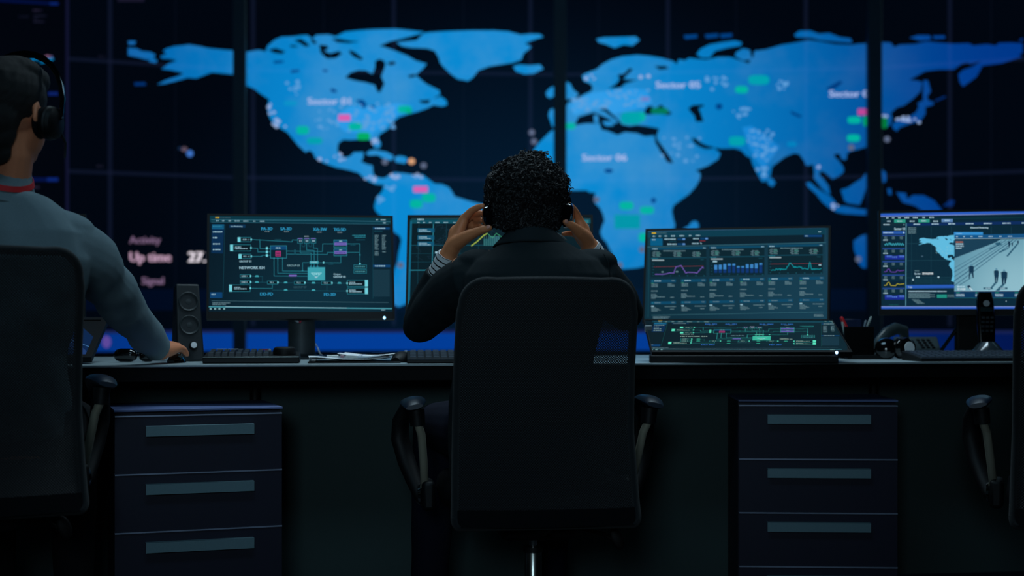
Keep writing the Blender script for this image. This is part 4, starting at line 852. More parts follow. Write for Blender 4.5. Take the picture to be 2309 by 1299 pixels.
for j, (yt, c) in enumerate(((310, 'w'), (465, 'b'), (617, 'p'), (775, 'y'), (932, 'b'))):
    d5.rect(52, yt, 312, yt+14, glow((36, 70, 140)), 3)
    for x in (72, 162, 256):
        for q in range(3): d5.scribble(x, yt+20+q*11, 34, 7, GR, 4, q)
    d5.scribble(60, yt+56, 54, 11, TX, 4); d5.rect(74, yt+80, 306, yt+138, glow((10, 34, 50)), 2)
    if c == 'b':
        for q in range(11): d5.rect(80+q*21, yt+84+(6 if 3 < q < 7 else 0), 98+q*21, yt+135, glow((26, 44, 150)), 4); d5.rect(82+q*21, yt+86+(10 if 3 < q < 7 else 0), 96+q*21, yt+108+(6 if 3 < q < 7 else 0), glow((80, 120, 210)) if q not in (0, 7) else glow((40, 60, 170)), 5)
    elif c == 'w': d5.line([(78+q*8, yt+110+14*math.sin(q*1.9)-(26 if q == 7 else 0)) for q in range(29)], 7, glow((60, 170, 190)), 4)
    else: d5.line([(72, yt+126), (98, yt+124), (110, yt+96), (130, yt+92), (148, yt+128), (205, yt+130), (228, yt+106), (250, yt+116), (304, yt+108)], 6, glow((110, 70, 180)) if c == 'p' else glow((190, 180, 50)), 4)
d5.scribble(126, 1124, 110, 9, TE2, 4)
d5.poly([(334, 176), (2200, 140), (2200, 178), (334, 206)], glow((14, 44, 92)), 2)
for x in (416, 628, 822, 1024, 1236, 1456, 1682, 1900): yy = 186-(x-416)*0.012; d5.rect(x, yy-6, x+16, yy+7, TX, 4); d5.scribble(x+20, yy-6, 60 if x < 1000 else 74, 12, TX, 4)
for q in range(4): d5.scribble(354, 222+q*20, 90, 12, GR, 4, q)
for x in (392, 622, 858, 1092, 1325, 1560, 1800): d5.line([(x, 212), (x-2, 892)], 4, glow((26, 66, 82)), 2)
for x in (450, 505, 560, 680, 740, 800): d5.line([(x, 212), (x, 892)], 1.5, glow((16, 50, 64)), 2)
for y in (412, 612, 812): d5.line([(336, y), (890, y-4)], 3.5, glow((32, 76, 92)), 2)
d5.text(1078, 234, 27, 'Advanced Monitoring', TX, 4, bold=0.8, sx=0.9)
MAPC = glow((96, 186, 222))
mp5 = lambda p: (415+(p[0]-288)*0.842, 318+(p[1]-72)*0.93)
def clipx(p): return (min(p[0], 900), p[1])
cut = clip([mp5(p) for p in na], 895, True); d5.poly(cut, MAPC, 3)
sa = clip([(835, 640), (870, 610), (920, 600), (960, 640), (960, 860), (880, 860), (855, 850), (872, 790), (868, 720), (830, 670)], 895, True); d5.poly(sa, MAPC, 3)
for p in ([(762,400),(800,365),(850,350),(900,352),(945,375),(962,330),(962,290),(990,275),(1020,285),(1003,392),(1025,440),(995,500),(960,450),(900,432),(830,420)],[(250,215),(300,203),(365,225),(290,235)],[(590,180),(640,185),(700,222),(742,240),(660,272)],[(790,215),(820,225),(880,268),(872,285)]): 
    q = clip([mp5(A(v)) for v in p], 895, True)
    if len(q) > 2: d5.poly(q, glow((12, 56, 80)), 4)
for q in range(28): x = rs.uniform(660, 860); d5.disc(x, rs.uniform(440, 540), 4, 3, glow((150, 200, 210)), 5, 6)
d5.rect(505, 555, 528, 568, glow((60, 90, 110)), 4)
d5.scribble(426, 726, 54, 11, GR, 4); d5.text(424, 774, 28, 'Up time', TX, 4, bold=0.9, sx=0.78); d5.text(518, 774, 32, '27:14:27:24', glow((225, 240, 245)), 4, bold=1.6, sx=0.84); d5.scribble(444, 798, 42, 13, TX, 4); d5.rect(697, 797, 716, 813, TX, 4); d5.rect(400, 828, 418, 845, TX, 4)
for q in range(6): d5.line([(426, 830+q*10), (862, 826+q*10+4*(q % 2))], 3, glow((24, 66, 80)), 3)
d5.poly([(332, 898), (892, 894), (892, 932), (332, 938)], glow((40, 90, 180)), 3); d5.text(352, 928, 26, 'Logs', TX, 4, bold=0.6)
d5.scribble(356, 966, 450, 11, TX, 4)
for q in range(5): d5.scribble(356, 994+q*12, 250+(q % 2)*60, 9, GR, 4, q)
d5.rect(690, 1008, 806, 1052, glow((10, 120, 110)), 3); d5.scribble(812, 1012, 80, 9, GR, 4); d5.scribble(812, 1030, 80, 9, GR, 4); d5.scribble(690, 1016, 110, 7, glow((60, 170, 150)), 5); d5.scribble(690, 1034, 110, 7, glow((60, 170, 150)), 5)
for q in range(5): d5.scribble(396+q*15, 1066+q*11, 85, 8, GR, 4, q)
# the camera window
d5.rect(888, 278, 1228, 312, glow((52, 140, 205)), 5); d5.scribble(914, 292, 70, 10, glow((130, 190, 230)), 6)
d5.poly([(892, 312), (2200, 290), (2200, 340), (892, 352)], glow((22, 82, 130)), 5)
for x, w_ in ((914, 22), (996, 22), (1082, 24), (1176, 46), (1294, 48), (1418, 28), (1520, 48)): d5.scribble(x, 326-(x-914)*0.006, w_, 10, TX, 6)
d5.line([(892, 356), (2200, 342)], 5, glow((150, 190, 210)), 6)
PV = glow_field('camera_view_paving', (140, 186, 200), (84, 140, 162), (1.62, 0.92), 3.2, 3, 0.1, 0.95)
d5.poly([(892, 370), (2200, 352), (2200, 968), (892, 972)], PV, 5); DKB = glow((20, 52, 76)); d5.poly([(892, 370), (1440, 362), (1360, 405), (892, 585)], glow((26, 62, 84)), 5.5)
for (x0, y0, x1, y1, w_) in ((892, 745, 1500, 372, 7), (892, 800, 1540, 372, 5), (892, 850, 1580, 368, 9), (892, 905, 1620, 368, 7), (892, 700, 1450, 380, 4)): d5.line([(x0, y0), (x1, y1)], w_, glow((34, 84, 112)), 6)
def person5(x, y, h, bw, lean=0.0):
    d5.disc(x, y+h*0.08, h*0.07, h*0.085, glow((90, 140, 165)), 8); d5.poly([(x-bw*0.5, y+h*0.2), (x-bw*0.15, y+h*0.13), (x+bw*0.2, y+h*0.13), (x+bw*0.5, y+h*0.22), (x+bw*0.45, y+h*0.6), (x-bw*0.4, y+h*0.6)], DKB, 7.5)
    d5.poly([(x-bw*0.38, y+h*0.55), (x, y+h*0.55), (x-bw*0.1-lean, y+h), (x-bw*0.3-lean, y+h)], DKB, 7.5); d5.poly([(x, y+h*0.55), (x+bw*0.42, y+h*0.55), (x+bw*0.25+lean, y+h*0.97), (x+bw*0.05+lean, y+h*0.97)], DKB, 7.5)
person5(1090, 648, 172, 62, 14); person5(1384, 700, 170, 58); person5(1475, 715, 175, 78); person5(1534, 372, 90, 26); person5(1570, 396, 50, 18); person5(1638, 372, 50, 20)
SH5 = glow((40, 88, 112))
for p in ([(1370, 860), (1400, 862), (1330, 940), (1290, 960)], [(1460, 880), (1490, 880), (1420, 965), (1370, 968)], [(1520, 565), (1640, 420), (1625, 412), (1500, 560)], [(1100, 800), (1070, 830), (940, 910), (960, 890)], [(1300, 485), (1430, 430), (1420, 420), (1310, 468)], [(1370, 402), (1430, 398), (1450, 430), (1380, 432)], [(1430, 520), (1530, 470), (1520, 462), (1410, 512)]): d5.poly(p, SH5, 7)
d5.poly([(1040, 910), (1068, 898), (1090, 925), (1060, 940)], DKB, 7.5); d5.line([(1072, 930), (1100, 958)], 14, glow((190, 215, 225)), 8)
for a in ((1316, 680, 1420, 880), (1440, 700, 1530, 915), (1060, 640, 1140, 845)): d5.frame(*a, 2, glow((120, 175, 190)), 8)
for q in range(4): d5.scribble(910, 388+q*24, 90 if q < 3 else 64, 13, glow((200, 120, 90)) if q == 0 else TX, 8, q)
d5.scribble(924, 908, 90, 14, TX, 8); d5.text(924, 956, 32, '27:14:20', glow((215, 230, 235)), 8, bold=1.4, sx=0.88)
for x in (1232, 1405): d5.rect(x, 926, x+110, 948, glow((50, 96, 116)), 7.6); d5.scribble(x+26, 932, 56, 9, TX, 8)
d5.line([(892, 970), (2200, 966)], 4, glow((150, 190, 210)), 8); d5.rect(892, 974, 2200, 1046, glow((12, 54, 92)), 5); d5.line([(892, 1050), (2200, 1048)], 3, TE, 6)
for x in (914, 1140, 1370, 1600): d5.rect(x, 984, x+42, 992, glow((30, 150, 110)), 6); d5.scribble(x, 1004, 96, 10, TX, 6); d5.scribble(x, 1020, 96, 10, TX, 6, 3)
d5.text(1160, 1098, 30, '1', TX, 6, bold=1); d5.text(1492, 1098, 30, '1', TX, 6, bold=1)
pl5_ = tilt_plane(2190, 697, 4.55, -8, 3)
k5 = lambda x, y: ((x-1980)*5.194, (y-470)*5.194)
m5, bb5 = monitor('black monitor at the right showing a map and a street camera view', pl5_, [(1987, 481), (2398, 474), (2399, 695.5), (1986, 697.5)], [k5(1987, 481), k5(2398, 474), k5(2399, 695.5), k5(1986, 697.5)], d5, chin=0.02)
s5 = MB(); a5 = Q(2180, 706, 4.62); s5.box((a5.x, 4.62, DZ+0.100), (0.075, 0.03, 0.2)); s5.box((a5.x+0.02, 4.62, DZ+0.006), (0.17, 0.12, 0.011)); s5.build('stand', M_black, m5, bevel=0.006)
MB().tube([Q(2162, 735, 4.62), Q(2118, 796, 4.62)], 0.011, n=12, flat=0.5).build('stand_brace', M_black, m5)
# --- left workstation: monitor behind the person and a slanting pen display
d0 = Draw(); d0.rect(0, 0, 100, 100, glow((8, 40, 70)), 0); d0.rect(0, 90, 100, 93, glow((90, 150, 190)), 1); d0.rect(97, 60, 100, 88, glow((20, 90, 170)), 1)
for j in range(5): d0.frame(6+j*18, 20, 20+j*18, 50, 1, TE, 1)
pl0_ = tilt_plane(-20, 700, 4.35, 14, 8)
m0, _ = monitor('dark monitor at the left edge, hidden behind the person in the grey turtleneck', pl0_, [(-232, 480), (187, 488), (189.5, 698), (-236, 702)], [(0, 0), (100, 0), (100, 100), (0, 100)], d0)
b0 = Q(-30, 800, 4.42); MB().lathe([(0, 0), (0.088, 0), (0.09, 0.006), (0.04, 0.012), (0.035, 0.016), (0.035, 0.19), (0, 0.2)], (b0.x, 4.42, DZ+0.0005), n=36).build('stand', M_black, m0)
dA = Draw(); dA.rect(0, 0, 100, 100, glow((12, 36, 72)), 0); dA.rect(82, 0, 88, 100, glow((30, 56, 104)), 1)
dA.line([(82, 42), (97, 96)], 0.7, glow((70, 120, 170)), 2); dA.line([(60, 66), (90, 66)], 1.6, glow((50, 100, 160)), 2); dA.line([(60, 84), (86, 84)], 0.8, glow((40, 80, 130)), 2)
for y in (8, 17): dA.rect(78, y, 86, y+3, glow((90, 130, 150)), 2)
BRp = Q(256, 800, 4.03); TRp = Q(168, 722, 4.25); BLp = BRp+Vector((-0.53, -0.055, 0.0)); nA = (BLp-BRp).cross(TRp-BRp)
if nA.y > 0: nA = -nA
plA = Plane(BRp, nA)
TLp = BLp+(TRp-BRp)
topx = lambda p: ((p.x/p.y)*F+CX, HY-(p.z-EZ)/p.y*F)
mA, _ = monitor('pen display slanting on the desk beside the left chair, blue screen', plA, [topx(TLp), topx(TRp), topx(BRp), topx(BLp)], [(0, 0), (100, 0), (100, 100), (0, 100)], dA, bez=0.020, chin=0.02, back=0.014, name='pen_display', group='pen displays')
fa = MB(); mid = (BRp+BLp)/2; fa.box((mid.x, mid.y+0.02, DZ+0.006), (0.35, 0.04, 0.011)); tp = (TRp+TLp)/2; fa.box((tp.x, tp.y-0.02, DZ+0.037), (0.3, 0.02, 0.073)); fa.build('support_feet', M_black, mA, bevel=0.002)

# ---------------------------------------------------------------- things on the desk
M_key = mat('key_plastic', (46, 54, 64), 0.45, var=0.1, scale=200)
M_keyl = mat('key_grey', (120, 130, 138), 0.5)
def keyboard(label, c, wd, dp, yaw, tilt, cols, rows, hfront=0.012, keyh=0.004, name='keyboard', lip=M_pad, kf=0.86, x0=0.0, x1=1.0):
    t = thing(name, label, 'keyboard', (c[0], c[1], DZ), group='keyboards on the desk' if name == 'keyboard' else None)
    rt = Matrix.Rotation(yaw, 3, 'Z'); rx = rt @ Matrix.Rotation(tilt, 3, 'X')
    def p(x, y, z): return Vector((c[0], c[1], DZ+0.0006)) + rt @ Vector((x, y, 0)) + Vector((0, 0, z))
    hb = hfront+dp*math.tan(tilt); w2 = wd/2
    vs = [p(-w2, 0, 0), p(w2, 0, 0), p(w2, dp, 0), p(-w2, dp, 0), p(-w2, 0, hfront), p(w2, 0, hfront), p(w2, dp, hb), p(-w2, dp, hb)]
    o = MB().add(vs, [(3, 2, 1, 0), (4, 5, 6, 7), (0, 1, 5, 4), (1, 2, 6, 5), (2, 3, 7, 6), (3, 0, 4, 7)]); o.build('case', M_black, t, bevel=0.003)
    MB().tube([p(-w2+0.002, 0.001, hfront), p(w2-0.002, 0.001, hfront)], 0.0012, n=8).build('front_trim', lip, t)
    k0 = None; aw = wd*(x1-x0)
    for r_ in range(rows):
        off = 0
        for q in range(cols):
            kw = aw*0.96/cols; cx_ = -w2+wd*x0+aw*0.02+kw*(q+0.5); cy = dp*0.08+(dp*0.86)/rows*(r_+0.5); cz = hfront+cy*math.tan(tilt)+keyh/2
            if k0 is None:
                kb_ = MB().box((0, 0, 0), (kw*kf, dp*0.86/rows*kf, keyh), taper=0.86); k0 = kb_.build('key', M_key, None, smooth=False); k0.rotation_euler = rx.to_euler(); k = k0
                del ORG[k0.name]
            else: k = k0.copy(); COL.objects.link(k)
            k.parent = t; k.location = p(cx_, cy, cz)-Vector((c[0], c[1], DZ))
    return t, p
da = math.atan(SL)
# control keyboard with jog dial, left
cA = Q(569, 819.5, 4.075); tk, pk = keyboard('black control keyboard with a big round dial, in front of the left monitor', (cA.x, 4.055), 0.272, 0.14, da, R(5), 9, 3, 0.018, 0.010, 'control_keyboard', M_metal, 0.8, 0.03, 0.70)
tk['group'] = 'keyboards on the desk'
dl = MB(); c_ = pk(0.092, 0.07, 0.02); dl.lathe([(0, 0), (0.033, 0), (0.034, 0.014), (0.031, 0.022), (0.024, 0.026), (0, 0.026)], c_, n=36); dl.build('jog_dial', M_black, tk)
for dx in (-0.088, -0.055): 
    MB().box(pk(dx, 0.065, 0.0395), (0.028, 0.012, 0.002)).build('key_label', mat('white_mark', (200, 205, 210), 0.5), tk, smooth=False)
MB().box(pk(0.035, 0.10, 0.037), (0.016, 0.01, 0.003)).build('key_label', mat('pink_mark', (190, 70, 110), 0.5), tk, smooth=False)
MB().ell(pk(0.048, 0.085, 0.034), (0.005, 0.005, 0.006)).build('button', M_keyl, tk)
# keyboard in front of the central person and its mouse
cB = Q(1062, 820, 4.07); keyboard('black keyboard on the desk behind the central chair, left of its backrest', (cB.x-0.01, 4.065), 0.345, 0.15, da*0.6, R(8), 15, 5, 0.012, 0.004)
def mouse(label, c, yaw, m=M_black, s=1.0):
    t = thing('computer_mouse', label, 'mouse', (c[0], c[1], DZ), group='computer mice on the desk'); rt = Matrix.Rotation(yaw, 3, 'Z'); o = MB(); rings = []
    for k in range(11):
        u = k/10; y = -0.052+0.104*u; wv = 0.031*math.sin(math.pi*(0.06+0.88*u))**0.5*(1-0.12*u); h = 0.036*math.sin(math.pi*(0.1+0.82*u))**0.8*(1-0.25*u)
        rings.append([Vector((c[0], c[1], DZ+0.001))+rt @ Vector((wv*math.cos(a)*s, y*s, max(0, h*math.sin(a))*s)) for a in [2*math.pi*j/20 for j in range(20)]])
    o.loft(rings); o.build('shell', m, t)
    MB().tube([Vector((c[0], c[1], DZ+0.026*s))+rt @ Vector((-0.002, 0.026*s, 0.002)), Vector((c[0], c[1], DZ+0.026*s))+rt @ Vector((0.002, 0.026*s, 0.002))], 0.006*s, n=12).build('wheel', M_keyl, t)
    return t
cM = Q(906, 816, 4.16); mouse('black mouse on the desk between the papers and a keyboard', (cM.x, 4.19), R(-18))
cM2 = Q(398, 815, 4.135); mouse('dark mouse under the hand of the person in grey', (cM2.x, cM2.y+0.005), R(-10), M_gloss, 0.8)
# keyboard at the right
cC = Q(2205, 814, 4.25); keyboard('low black keyboard with flat keys, in front of the right monitor', (cC.x+0.02, 4.245), 0.40, 0.15, da, R(7), 16, 5, 0.010, 0.003)
# clipboard with papers
M_paper = mat('paper', (250, 252, 255), 0.9, bump=0.05, scale=20)
cl = thing('clipboard', 'black clipboard lying under the loose papers near the desk edge', 'clipboard', (Q(794, 815, 4.2).x, 4.2, DZ))
rt = Matrix.Rotation(da, 3, 'Z')
MB().box((Q(800, 815, 4.19).x, 4.175, DZ+0.0023), (0.265, 0.19, 0.003), rt).build('board', M_black, cl, bevel=0.001)
cc = Q(706, 812, 4.19); MB().box((cc.x+0.003, 4.19, DZ+0.0085), (0.018, 0.09, 0.009), rt).build('clip', M_chrome, cl, bevel=0.002)
def sheet(label, cx_, cy, z, wd, dp, yaw, m, bend, seed):
    o = MB(); rt = Matrix.Rotation(yaw, 3, 'Z'); vs = []; n = 12; rs = random.Random(seed); a, b = rs.random()*6, rs.random()*6
    for j in range(n+1):
        for i in range(n+1):
            x = -wd/2+wd*i/n; y = -dp/2+dp*j/n; h = bend*(0.5+0.5*math.sin(i*0.55+a))*(0.4+0.6*abs(2*i/n-1)**2)+bend*0.5*abs(math.sin(j*0.3+b))
            vs.append(Vector((cx_, cy, z+h))+rt @ Vector((x, y, 0)))
    vs += [v-Vector((0, 0, 0.0008)) for v in vs]; N = (n+1)**2
    fs = [(j*(n+1)+i, j*(n+1)+i+1, (j+1)*(n+1)+i+1, (j+1)*(n+1)+i) for j in range(n) for i in range(n)]
    fs += [tuple(N+q for q in reversed(f)) for f in fs]
    for i in range(n): fs += [(i+1, i, N+i, N+i+1), (n*(n+1)+i, n*(n+1)+i+1, N+n*(n+1)+i+1, N+n*(n+1)+i), (i*(n+1), (i+1)*(n+1), N+(i+1)*(n+1), N+i*(n+1)), ((i+1)*(n+1)+n, i*(n+1)+n, N+i*(n+1)+n, N+(i+1)*(n+1)+n)]
    o.use(m).add(vs, fs)
    if wd > 0.15:
        o.use(mat('blue_ink', (60, 110, 190), 0.6))
        for (x0, y0, x1, y1) in ((0.02, -0.07, 0.05, 0.07), (-0.10, -0.06, -0.06, 0.04)):
            p = [Vector((cx_, cy, z+bend*1.6+0.0012))+rt @ Vector(v) for v in ((x0, y0, 0), (x0+0.004, y0, 0), (x1+0.004, y1, 0), (x1, y1, 0))]; o.add(p, [(0, 1, 2, 3)])
    ob = o.build('paper_sheet', None, None, org=(cx_, cy, z)); return tag(ob, label, 'paper', 'loose papers on the clipboard')
xa = Q(790, 812, 4.2).x
sheet('large white printed sheet on the clipboard, near edge lifted', xa, 4.175, DZ+0.0060, 0.235, 0.15, da+0.06, M_paper, 0.009, 1)
sheet('pale sheet curling at the right end of the clipboard', xa+0.055, 4.215, DZ+0.0165, 0.17, 0.10, da-0.25, M_paper, 0.007, 4)
M_note = mat('note_white', (245, 245, 238), 0.8)
for k, (px, w_, l_) in enumerate(((750, 0.036, 'left of two small white notes behind the papers'), (772, 0.012, 'tiny pinkish note between two white notes behind the papers'), (792, 0.034, 'right of two small white notes behind the papers'))):
    c_ = Q(px, 800, 4.33); o = MB(); o.box((c_.x, 4.33, DZ+0.0085), (w_, 0.034, 0.016), rt, taper=0.96); tag(o.build('note_pad', M_note if k != 1 else mat('pink_note', (190, 150, 160), 0.8), None, bevel=0.001, org=(c_.x, 4.33, DZ)), l_, 'note pad', 'small notes behind the papers')
# speaker
sp0 = Q(431, 815, 4.24)
spk = thing('desktop_speaker', 'black desktop speaker with two round drivers and a silver knob, beside the left monitor', 'speaker', (sp0.x, sp0.y, DZ))
rs_ = Matrix.Rotation(R(24), 3, 'Z'); tl = Matrix.Rotation(R(-13), 3, 'X')
def ps(x, y, z): return Vector((sp0.x, sp0.y, DZ+0.001))+rs_ @ Vector((x, y+0.23*z, z))
w0, w1, Hs = 0.041, 0.036, 0.232
vs = [ps(-w0, 0, 0), ps(w0, 0, 0), ps(w0, 0.10, 0), ps(-w0, 0.10, 0), ps(-w1, 0, Hs), ps(w1, 0, Hs), ps(w1*0.8, 0.075, Hs-0.012), ps(-w1*0.8, 0.075, Hs-0.012)]
MB().add(vs, [(3, 2, 1, 0), (4, 5, 6, 7), (0, 1, 5, 4), (1, 2, 6, 5), (2, 3, 7, 6), (3, 0, 4, 7)]).build('cabinet', mat('speaker_black', (18, 24, 29), 0.5, bump=0.1, scale=300), spk, bevel=0.006, seg=3)
fr_ = rs_ @ Matrix.Rotation(R(90)-math.atan(0.23), 3, 'X')
for zc, rr in ((0.178, 0.030), (0.108, 0.030)):
    MB().lathe([(0, -0.003), (rr, -0.003), (rr, 0.002), (rr-0.002, 0.0035), (rr-0.005, 0.002), (rr-0.007, -0.001), (0.010, -0.0035), (0.008, 0.0), (0, 0.001)], ps(0, -0.0005, zc), n=36, rot=fr_).build('driver', mat('driver_cone', (30, 40, 44), 0.6, coat=0.1), spk)
MB().lathe([(0, 0), (0.013, 0), (0.012, 0.010), (0, 0.010)], ps(0.008, -0.001, 0.046), n=28, rot=fr_).build('knob', M_black, spk)
MB().lathe([(0, 0.0102), (0.009, 0.0102), (0.009, 0.012), (0, 0.0125)], ps(0.008, -0.001, 0.046), n=28, rot=fr_).build('knob_cap', mat('knob_silver', (236, 236, 238), 0.5, 0.0, var=0.02), spk)
MB().tube([Q(374, 783, 4.2), Q(368, 792, 4.3), Q(362, 800, 4.4), Q(352, 812, 4.35)], 0.002, n=8).build('cable', M_black, spk)
# small glossy thing and puck at the left
c_ = Q(283, 812, 4.17); o = MB(); o.tube([(c_.x-0.015, 4.17, DZ+0.021), (c_.x+0.016, 4.17, DZ+0.021)], 0.0195, n=20); o.tube([(c_.x+0.05, 4.19, DZ+0.018), (c_.x+0.07, 4.18, DZ+0.018)], 0.0165, n=16); o.tube([(c_.x-0.01, 4.19, DZ+0.03), (c_.x+0.06, 4.2, DZ+0.03)], 0.006, n=10)
tag(o.build('ear_buds_case', M_gloss, None, org=(c_.x, 4.17, DZ)), 'small glossy black case on the desk beside the sleeve of the person in grey', 'case')
# pen holder with its pens
ph = Q(1930, 806, 4.56); H_ = 0.102; hw = 0.0465
o = MB(); n4 = [(-hw, -hw), (hw, -hw), (hw, hw), (-hw, hw)]
rr = lambda s, z: [Vector((ph.x+x*s, ph.y+y*s, DZ+z)) for x, y in n4]
o.loft([rr(0.98, 0.001), rr(1, 0.004), rr(1, H_), rr(0.93, H_), rr(0.92, 0.006)]); holder = tag(o.build('pen_holder', mat('holder_black', (4, 4, 6), 0.7, spec=0.1), None, bevel=0.0008, org=(ph.x, ph.y, DZ)), 'square black pen holder beside the tilted pen display', 'pen holder')
def pen(label, a, b, r, m, mc=None, capm=None):
    o = MB(); o.use(m).tube([a, b], r, n=12)
    if mc: v = (a-b).normalized(); o.use(mc).tube([a, a-v*0.03], r*1.15, n=12)
    return tag(o.build('pen', None, None, org=tuple(b)), label, 'pen', 'pens in the black holder')
bz = DZ+0.012
M_red = mat('red_plastic', (205, 26, 34), 0.35, coat=0.3)
pen('thick red marker sticking out of the pen holder', Q(1898, 718, 4.545), Vector((ph.x+0.006, ph.y-0.02, bz)), 0.0065, M_red)
pen('white pen beside the red marker in the holder', Q(1899, 728, 4.53), Vector((ph.x-0.030, ph.y-0.032, bz)), 0.0032, mat('white_pen', (170, 185, 180), 0.4))
pen('clear blue ballpoint leaning right in the holder', Q(1964, 716, 4.56), Vector((ph.x-0.002, ph.y, bz)), 0.0033, mat('blue_pen', (80, 110, 170), 0.3), mat('white_pen', (170, 185, 180), 0.4))
pen('grey pen behind the blue ballpoint in the holder', Q(1952, 724, 4.58), Vector((ph.x+0.010, ph.y+0.015, bz)), 0.0033, mat('grey_pen', (120, 135, 145), 0.3))
g = MB(); g.box((ph.x-0.004, ph.y+0.028, DZ+0.068), (0.055, 0.002, 0.115)); tag(g.build('ruler', mat('clear_ruler', (40, 52, 84), 0.2), None, org=(ph.x, ph.y+0.028, DZ+0.01), bevel=0.0006), 'dark translucent ruler standing at the back of the pen holder', 'ruler')
# strip with white marks
hb = Q(1937, 808, 4.53); o = MB(); o.use(M_black).box((hb.x, 4.47, DZ+0.0065), (0.115, 0.03, 0.012), rt)
o.use(mat('white_mark', (200, 205, 210), 0.5))
for q in range(7): o.box((hb.x-0.045+0.015*q, 4.4535+0.0018*q, DZ+0.0075), (0.005, 0.0012, 0.006), rt)
tag(o.build('cable_hub', None, None, org=(hb.x, 4.47, DZ)), 'low black hub with a row of white marks in front of the pen holder', 'hub')
# desk phone: handset arch and slanting keypad body
dpn = thing('desk_phone', 'grey desk phone with curved handset behind the black headphones', 'phone', (Q(2060, 800, 4.75).x, 4.75, DZ))
M_phone = mat('phone_grey', (60, 74, 78), 0.35, coat=0.2)
def pp(px, py, D): return Q(px, py, D)
vs = []
for px, pyt, D in ((2030, 764, 4.78), (2124, 760, 4.78)): vs += [pp(px, pyt, D)]
body = MB(); pr = [(-0.07, 0), (0.08, 0), (0.08, 0.062), (0.06, 0.066), (-0.06, 0.02), (-0.07, 0.014)]
c_ = Q(2078, 800, 4.72); ring = []
for x in (-0.075, 0.045): ring.append([Vector((c_.x+x+0.55*max(0, z-0.02)*(x > 0), c_.y+y, DZ+0.001+z)) for y, z in pr])
body.loft(ring); pbody = body.build('phone_body', M_phone, dpn, bevel=0.004)
sn = math.atan2(0.046, 0.12)
for r_ in range(4):
    for q in range(3):
        y = -0.035+0.02*r_; z = 0.02+(y+0.06)*0.383+0.002
        MB().box((c_.x-0.005+0.017*q, c_.y+y, DZ+z+0.001), (0.010, 0.010, 0.004), Matrix.Rotation(sn, 3, 'X')).build('button', M_black, pbody, smooth=False)
hs = MB(); path = [Q(1974, 792, 4.66), Q(1984, 768, 4.66), Q(2000, 750, 4.67), Q(2020, 741, 4.69), Q(2038, 746, 4.71), Q(2040, 768, 4.72)]
hs.tube(path, [0.016, 0.017, 0.019, 0.020, 0.020, 0.018], n=16, flat=0.8); hs.build('handset', M_phone, dpn)
MB().tube([Q(1974, 790, 4.66), Q(1972, 796, 4.65)], [0.015, 0.010], n=10).build('handset_end', M_black, dpn)
# headphones (used three times: on the desk and on two heads)
def cup(o_parent, c, nrm, r, th, m, name='ear_cup', capm=None, capr=0.45):
    q = Vector(nrm).normalized().to_track_quat('Z', 'Y').to_matrix()
    e = MB().lathe([(0, -th*0.5), (r*0.8, -th*0.5), (r*0.97, -th*0.35), (r, -th*0.12), (r*0.93, 0.0), (r*0.97, th*0.06), (r*0.9, th*0.3), (r*0.62, th*0.48), (0, th*0.5)], c, n=36, rot=q).build(name, m, o_parent)
    pd = MB().lathe([(r*0.45, -th*0.5), (r*0.80, -th*0.62), (r*0.93, -th*0.78), (r*0.8, -th*0.95), (r*0.5, -th*0.9)], c, n=36, rot=q).build('cushion', M_seat, e)
    if capm: MB().lathe([(0, th*0.5), (r*capr, th*0.49), (r*capr, th*0.53), (0, th*0.56)], c, n=32, rot=q).build('cup_badge', capm, e)
    return e
hp = thing('headphones', 'glossy black headphones with a silver disc, resting on the desk by the right keyboard', 'headphones', (Q(2020, 806, 4.5).x, 4.5, DZ), group='headphones')
ca, cb = Q(1998, 786, 4.47), Q(2042, 785, 4.45)
cup(hp, ca, (-0.25, -0.95, 0.12), 0.035, 0.034, M_gloss); cup(hp, cb, (0.42, -0.9, 0.06), 0.035, 0.036, M_gloss, capm=mat('silver_disc', (236, 238, 240), 0.5, 0.0, var=0.02), capr=0.55)
cm = (ca+cb)/2; bp = [ca+Vector((-0.02, 0.02, 0.0)), Vector((ca.x-0.028, 4.52, DZ+0.020)), Vector((ca.x-0.012, 4.57, DZ+0.015)), Vector((cm.x, 4.60, DZ+0.013)), Vector((cb.x+0.02, 4.57, DZ+0.015)), Vector((cb.x+0.03, 4.52, DZ+0.020)), cb+Vector((0.02, 0.02, 0.0))]
MB().tube(bp, [0.008, 0.009, 0.010, 0.011, 0.010, 0.009, 0.008], n=12, flat=0.6).build('headband', M_gloss, hp)
# cordless phone in its base
cph = thing('cordless_phone', 'black cordless phone standing upright in its dark domed base', 'phone', (Q(2227, 800, 4.50).x, 4.50, DZ))
pc = Q(2227, 800, 4.50)
o = MB(); o.lathe([(0, 0.0005), (0.052, 0.0005), (0.054, 0.012), (0.050, 0.024), (0.034, 0.044), (0.024, 0.054), (0, 0.056)], (pc.x, pc.y, DZ), n=36); o.build('charging_base', mat('base_gloss', (40, 50, 56), 0.2, coat=0.4), cph)
ht = []
for k in range(9):
    u = k/8; z = 0.040+0.168*u; wv = 0.0275*(0.93+0.10*math.sin(math.pi*u))*(1 if k < 8 else 0.82); 
    ht.append([Vector((pc.x-0.002+wv*math.copysign(abs(math.cos(a))**0.5, math.cos(a)), pc.y+0.004+0.02*u+0.012*math.copysign(abs(math.sin(a))**0.6, math.sin(a)), DZ+z+(0.004 if k == 8 else 0))) for a in [2*math.pi*j/24 for j in range(24)]])
hh = MB().loft(ht).build('handset', M_gloss, cph)
MB().tube([Q(2224.5, 684, 4.507), Q(2224.5, 684, 4.503)], 0.0098, n=28, cap='flat').build('round_badge', mat('badge_grey', (120, 126, 130), 0.5), hh)
